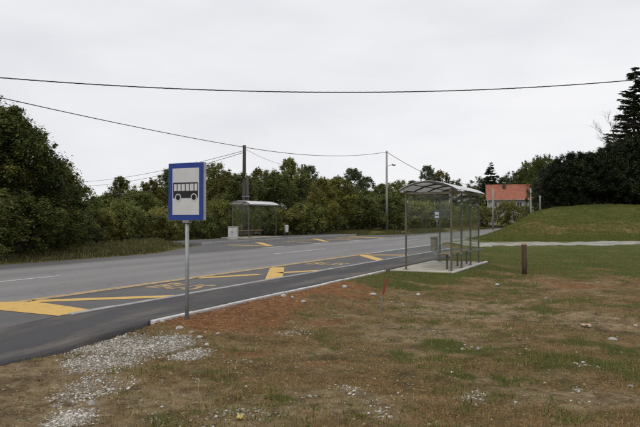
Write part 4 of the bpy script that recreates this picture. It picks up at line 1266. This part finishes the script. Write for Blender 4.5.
# dense trees at the left, close to the road
G1 = 'dense dark roadside trees'
for a in [('left_a', -36, 98, 25.0, 6.6), ('left_a', 0, 110, 26.2, 5.4), ('left_b', 28, 137, 28.0, 4.6)]:
    tree(*a, 'broadleaf_tree', 'dense dark green tree by road, ' + ('broadest, beside the hidden cable pole' if a[1] < -20 else 'tallest, right below the black cable' if a[1] < 20 else 'shorter, next to the lower sloping trees'), group=G1)
for a in [('left_c', 50, 164, 30.5, 4.2), ('left_c', 68, 186, 33.0, 3.8)]:
    tree(*a, 'broadleaf_tree', 'lower green tree sloping down from dense dark roadside trees', group=G1)
for a in [('left_b', -80, 100, 24, 6), ('left_b', 10, 150, 34, 5), ('left_b', 42, 178, 40, 5)]:
    tree(*a, 'broadleaf_tree', 'dark green tree behind the dense roadside trees', group=G1)
# verge bushes
for k, x, yt, Y, w in [('left_c', -20, 190, 22.5, 3.6), ('left_c', 18, 196, 24.2, 3.6), ('left_c', 46, 204, 26.5, 3.4), ('left_c', 70, 212, 30, 3.0)]:
    tree(k, x, yt, Y, w, 'roadside_bush', 'low dark bush at foot of tall dense trees by road', 'bush', 'bushes under the dense trees')
for i, (k, x, yt, Y, w) in enumerate([('bush_b', 100, 207, 35.5, 3.6), ('bush_a', 122, 204, 37, 3.6), ('bush_b', 146, 206, 39, 3.6), ('bush_b', 165, 208, 41.5, 3.6), ('bush_a', 196, 205, 44, 4.0), ('bush_b', 216, 206, 47, 4.0),
                                  ('bush_a', 236, 208, 51, 4.0), ('bush_a', 262, 205, 52, 4.4), ('bush_b', 285, 203, 54, 4.6), ('bush_a', 306, 203, 56, 4.6), ('bush_a', 326, 205, 60, 4.6)]):
    tree(k, x, yt + (4, -2, 7, 1, 5, -4)[i % 6], Y, w * (1.0, 0.8, 1.15)[i % 3], 'roadside_bush', (('olive green' if k == 'bush_a' else 'yellowish') + (' bush on verge between left trees and bus stop sign' if x < 160 else ' bush on verge behind the bus stop sign' if x < 225 else ' bush on verge behind the far bus shelter' if x < 280 else ' bush on verge between far shelter and lamp pole')), 'bush', 'bushes along the far verge')
tree('bush_r', 87, 224, 33.5, 1.8, 'roadside_bush', 'small russet bush at foot of the left green trees', 'bush')
tree('bush_a', 358, 197, 70, 7.0, 'roadside_bush', 'big rounded olive bush behind tall concrete lamp pole', 'bush', 'big bushes by the lamp pole')
tree('bush_a', 384, 195, 73, 7.4, 'roadside_bush', 'big rounded olive bush behind tall concrete lamp pole', 'bush', 'big bushes by the lamp pole')
for a in [('bush_b', 412, 202, 82, 7), ('bush_b', 436, 203, 90, 8), ('bush_a', 458, 205, 98, 8), ('bush_b', 474, 207, 108, 8)]:
    tree(*a, 'roadside_bush', 'autumn tinted bush seen through and behind the glass shelter', 'bush', 'bushes behind the glass shelter')
# wood behind the far stop
G2 = 'trees of the wood across the road'
wood = [('for_a', 92, 200, 50, 4.6), ('for_a', 104, 193, 50, 4.4), ('for_a', 121, 181, 52, 5.0), ('for_d', 137, 186, 50, 5.0), ('for_b', 152, 180, 54, 5.0), ('for_a', 170, 171, 58, 6.0),
        ('for_a', 193, 162, 62, 5.0), ('for_d', 212, 167, 62, 6.2), ('for_b', 228, 168, 56, 5.6), ('for_d', 242, 173, 54, 5.0), ('for_b', 258, 170, 62, 5.6), ('for_d', 274, 168, 60, 5.6),
        ('for_a', 290, 163, 64, 6.0), ('for_c', 308, 161, 66, 4.6), ('for_b', 322, 178, 58, 5.4), ('for_b', 338, 178, 64, 5.6), ('thin', 331, 174, 82, 6), ('for_c', 353, 172, 92, 6.4), ('for_c', 366, 172, 96, 6.4),
        ('for_a', 381, 184, 84, 6.5), ('for_d', 398, 181, 92, 7.0), ('for_a', 413, 179, 96, 7.5), ('for_c', 428, 169, 120, 7.5), ('for_b', 440, 167, 124, 8), ('thin', 456, 178, 122, 8), ('for_a', 448, 188, 110, 9), ('for_a', 470, 184, 118, 9)]
KIND = {'for_a': 'green tree', 'for_b': 'autumn-tinted tree', 'for_c': 'grey-green tree', 'for_d': 'broad olive tree', 'thin': 'sparse thin tree'}
def zone(x):
    if x < 160: return 'in the wood between left trees and bus stop sign'
    if x < 215: return 'in the wood behind the blue bus stop sign'
    if x < 280: return 'in the wood behind the far bus shelter'
    if x < 345: return 'in the wood between wooden pole and big rounded bushes'
    if x < 395: return 'in the wood behind the tall lamp pole'
    return 'in the wood beyond the glass bus shelter'
for i_, a in enumerate(wood):
    a = (a[0], a[1], a[2] + (0, 3, -3, 5, 1)[i_ % 5], a[3], a[4] * (0.78, 0.95, 0.7, 0.88)[i_ % 4])
    tree(*a, 'broadleaf_tree', KIND[a[0]] + ' ' + zone(a[1]), group=G2)
back = [('for_d', x, yt, Y, 7.5) for x, yt, Y in [(80, 206, 62), (100, 202, 64), (118, 196, 66), (136, 194, 66), (156, 190, 70), (178, 184, 72), (200, 180, 74), (222, 180, 74), (246, 182, 72), (268, 180, 74), (290, 178, 76), (314, 180, 76), (338, 188, 78),
        (362, 190, 84), (386, 192, 92), (408, 190, 100), (430, 188, 112)]]
for a in back:
    tree(*a, 'broadleaf_tree', 'half-hidden tree deeper ' + zone(a[1]), group='inner trees of the wood')
# trees behind and beside the house
for a in [('thin', 480, 177, 175, 11), ('spruce_s', 491, 164, 172, 9), ('for_c', 503, 178, 180, 12), ('for_d', 516, 180, 180, 14)]:
    tree(*a, 'broadleaf_tree', 'tree rising behind the red-roofed house', group='trees behind the house')
tree('bush_b', 508, 202, 110, 5.0, 'garden_bush', 'rounded autumn bush before the red-roofed house', 'bush')
tree('bush_a', 524, 206, 125, 4.6, 'garden_bush', 'dark green bush hiding the house wall', 'bush')
tree('bush_b', 488, 208, 118, 5.0, 'garden_bush', 'low olive bush by glass shelter end before the house', 'bush')

# dark trees on the bank
hedge = [('ever_b', 555, 166, 84, 5.4), ('ever_b', 546, 176, 76, 3.4), ('ever_a', 553, 166, 70, 4.0), ('ever_b', 563, 159, 69, 4.2), ('ever_a', 574, 153, 69, 4.4), ('ever_b', 585, 154, 69, 4.6), ('ever_a', 596, 153, 70, 4.6), ('ever_b', 607, 148, 70, 4.8),
         ('ever_a', 618, 142, 70, 4.8), ('ever_b', 630, 138, 69, 4.8), ('ever_a', 643, 136, 69, 5), ('ever_b', 658, 128, 69, 5.2), ('ever_a', 675, 125, 69, 5.5), ('ever_b', 695, 128, 69, 5.5), ('ever_a', 716, 125, 69, 5.5), ('ever_b', 740, 125, 69, 5.5)]
for a in hedge:
    tree(*a, 'evergreen_tree', 'dense dark evergreen on bank top ' + ('at row end by short white post' if a[1] < 560 else 'in row between white post and leafless tree' if a[1] < 603 else 'at foot of the leafless tree and spruce' if a[1] < 640 else 'in row past the tall spruce'), group='dark trees on the bank')
for x, yt, Y in [(560, 166, 76), (573, 160, 76), (588, 160, 76), (603, 155, 77), (620, 150, 77), (640, 146, 77), (665, 142, 77), (566, 172, 86), (585, 168, 86), (606, 164, 86), (628, 160, 86)]:
    tree('ever_b', x, yt, Y, 5.6 if Y < 80 else 8.0, 'evergreen_tree', 'dark evergreen behind the row along grass bank top', group='dark trees on the bank')
for x, yt, Y, w in [(532, 163, 176, 14), (545, 158, 150, 12), (518, 172, 182, 13), (540, 180, 130, 6)]:
    tree('left_a', x, yt, Y, w, 'broadleaf_tree', 'dark tree between the house and the evergreens on bank', group='trees between house and bank')
tree('spruce', 636, 66, 71, 8.2, 'spruce_tree', 'tall pointed spruce towering over dark evergreens on the bank')

# bare twiggy tree beside the spruce
def bare_tree(x, y_top, Y, label):
    r = np.random.default_rng(77)
    xc = (x - 320) / f_px * Y; wx, wy = c2w(xc, Y); z = zg(wx, wy)
    h = EYE + (219 - y_top) / f_px * Y - z
    root = empty('bare_tree', (wx, wy, z), 0, label, 'tree')
    mb = MB(); limb_mesh(mb, (0, 0, -0.3), (0.2, 0, h * 0.7), 0.16, 0.06, r, 0.03, 6); mb.build('trunk', M_bark, root)
    mb = MB()
    def grow(p, d, L, rad, lvl):
        d = d / np.linalg.norm(d)
        q = p + d * L
        mb.tube([tuple(p), tuple((p + q) / 2 + r.normal(size=3) * L * .05), tuple(q)], [rad, rad * .8, rad * .55], 4, False)
        if lvl == 0: return
        for k in range(3 if lvl > 1 else 4):
            nd = d + r.normal(size=3) * 0.55 + np.array([0, 0, 0.12])
            grow(p + d * L * r.uniform(0.45, 1.0), nd, L * r.uniform(0.55, 0.8), rad * 0.55, lvl - 1)
    for k in range(11):
        a = r.uniform(0, 6.28); zz = h * r.uniform(0.42, 0.72)
        grow(np.array([0.1, 0, zz]), np.array([math.cos(a), math.sin(a), 0.9]), h * 0.13, 0.028, 3)
    mb.build('crown', M_bark, root)
bare_tree(612, 98, 70, 'leafless twiggy tree beside the tall spruce on bank')

# ------------------------------------------------------------------ house
def house():
    Y = 150.0
    wx, wy = c2w(46.3, Y)
    zb = zg(wx, wy)
    root = empty('house', (wx, wy, zb), TH - 0.24, 'house with red tiled gable roof and pale walls', 'house')
    L, Wd, eav, rid = 11.4, 8.0, 6.45 - zb, 9.65 - zb
    b = MB(); b.prism([(-Wd / 2, -0.3), (Wd / 2, -0.3), (Wd / 2, eav), (0, rid - 0.25), (-Wd / 2, eav)], 'yz', -L / 2, L / 2); wall = b.build('wall', M_plaster, root)
    th = 0.14
    sl = (rid - eav) / (Wd / 2)
    o_ = 0.5
    for sg in (-1, 1):
        b = MB()
        y0, z0 = sg * (Wd / 2 + o_), eav - sl * o_
        b.prism([(y0, z0), (sg * 0.001, rid), (sg * 0.001, rid + th), (y0, z0 + th)], 'yz', -L / 2 - 0.45, L / 2 + 0.45)
        rf = b.build('roof', M_roof_tile, root)
        if sg == -1:
            b = MB()
            for k in range(17):      # tile courses, each a low step
                t = (k + 0.5) / 17
                yy, zz = y0 * (1 - t), z0 + (rid - z0) * t + th + 0.02
                b.box((0, yy, zz), (L + 0.88, 0.20, 0.035), Matrix.Rotation(math.atan(sl) - 0.1, 3, 'X'))
            c = b.build('tile_courses', M_roof_tile, rf); c['kind'] = 'stuff'
    b = MB(); b.tube([(-L / 2 - 0.45, 0, rid + th), (L / 2 + 0.45, 0, rid + th)], 0.13, 8); b.build('ridge', M_roof_tile, root)
    b = MB(); b.box((-1.9, -1.0, rid - 0.1), (0.7, 0.7, 1.5)); ch = b.build('chimney', M_bark, root)
    b = MB(); b.box((-1.9, -1.0, rid + 0.7), (0.85, 0.85, 0.12)); b.build('chimney_cap', M_concrete, ch)
    b = MB(); b.box((0, -Wd / 2 - 0.55, eav - sl * o_ + 0.02), (L + 0.9, 0.14, 0.12)); b.build('gutter', M_alu, root)
    for zc in (eav - 1.5, eav - 4.2):
        for x in (-4.2, -1.4, 1.4, 4.2):
            if zc < 0.8: continue
            b = MB(); b.box((x, -Wd / 2 - 0.01, zc), (1.25, 0.10, 1.35)); w = b.build('window', M_sign_white, root)
            for dx in (-0.29, 0.29):
                b = MB(); b.box((x + dx, -Wd / 2 - 0.06, zc), (0.50, 0.02, 1.15)); b.build('pane', M_window, w)
            b = MB(); b.box((x, -Wd / 2 - 0.10, zc - 0.72), (1.45, 0.22, 0.07)); b.build('sill', M_concrete, w)
house()
xw, yw = c2w(30.6, 116)
b = MB(); b.box((0, 0, 0.4), (4.2, 0.3, 1.6), bev=0.03); b.box((0, 0, 1.25), (4.4, 0.42, 0.1), bev=0.02)
o = b.build('garden_wall', M_plaster); o.location = (xw, yw, zg(xw, yw)); o.rotation_euler = (0, 0, TH)
tag(o, 'low pale garden wall before the red-roofed house', 'wall')
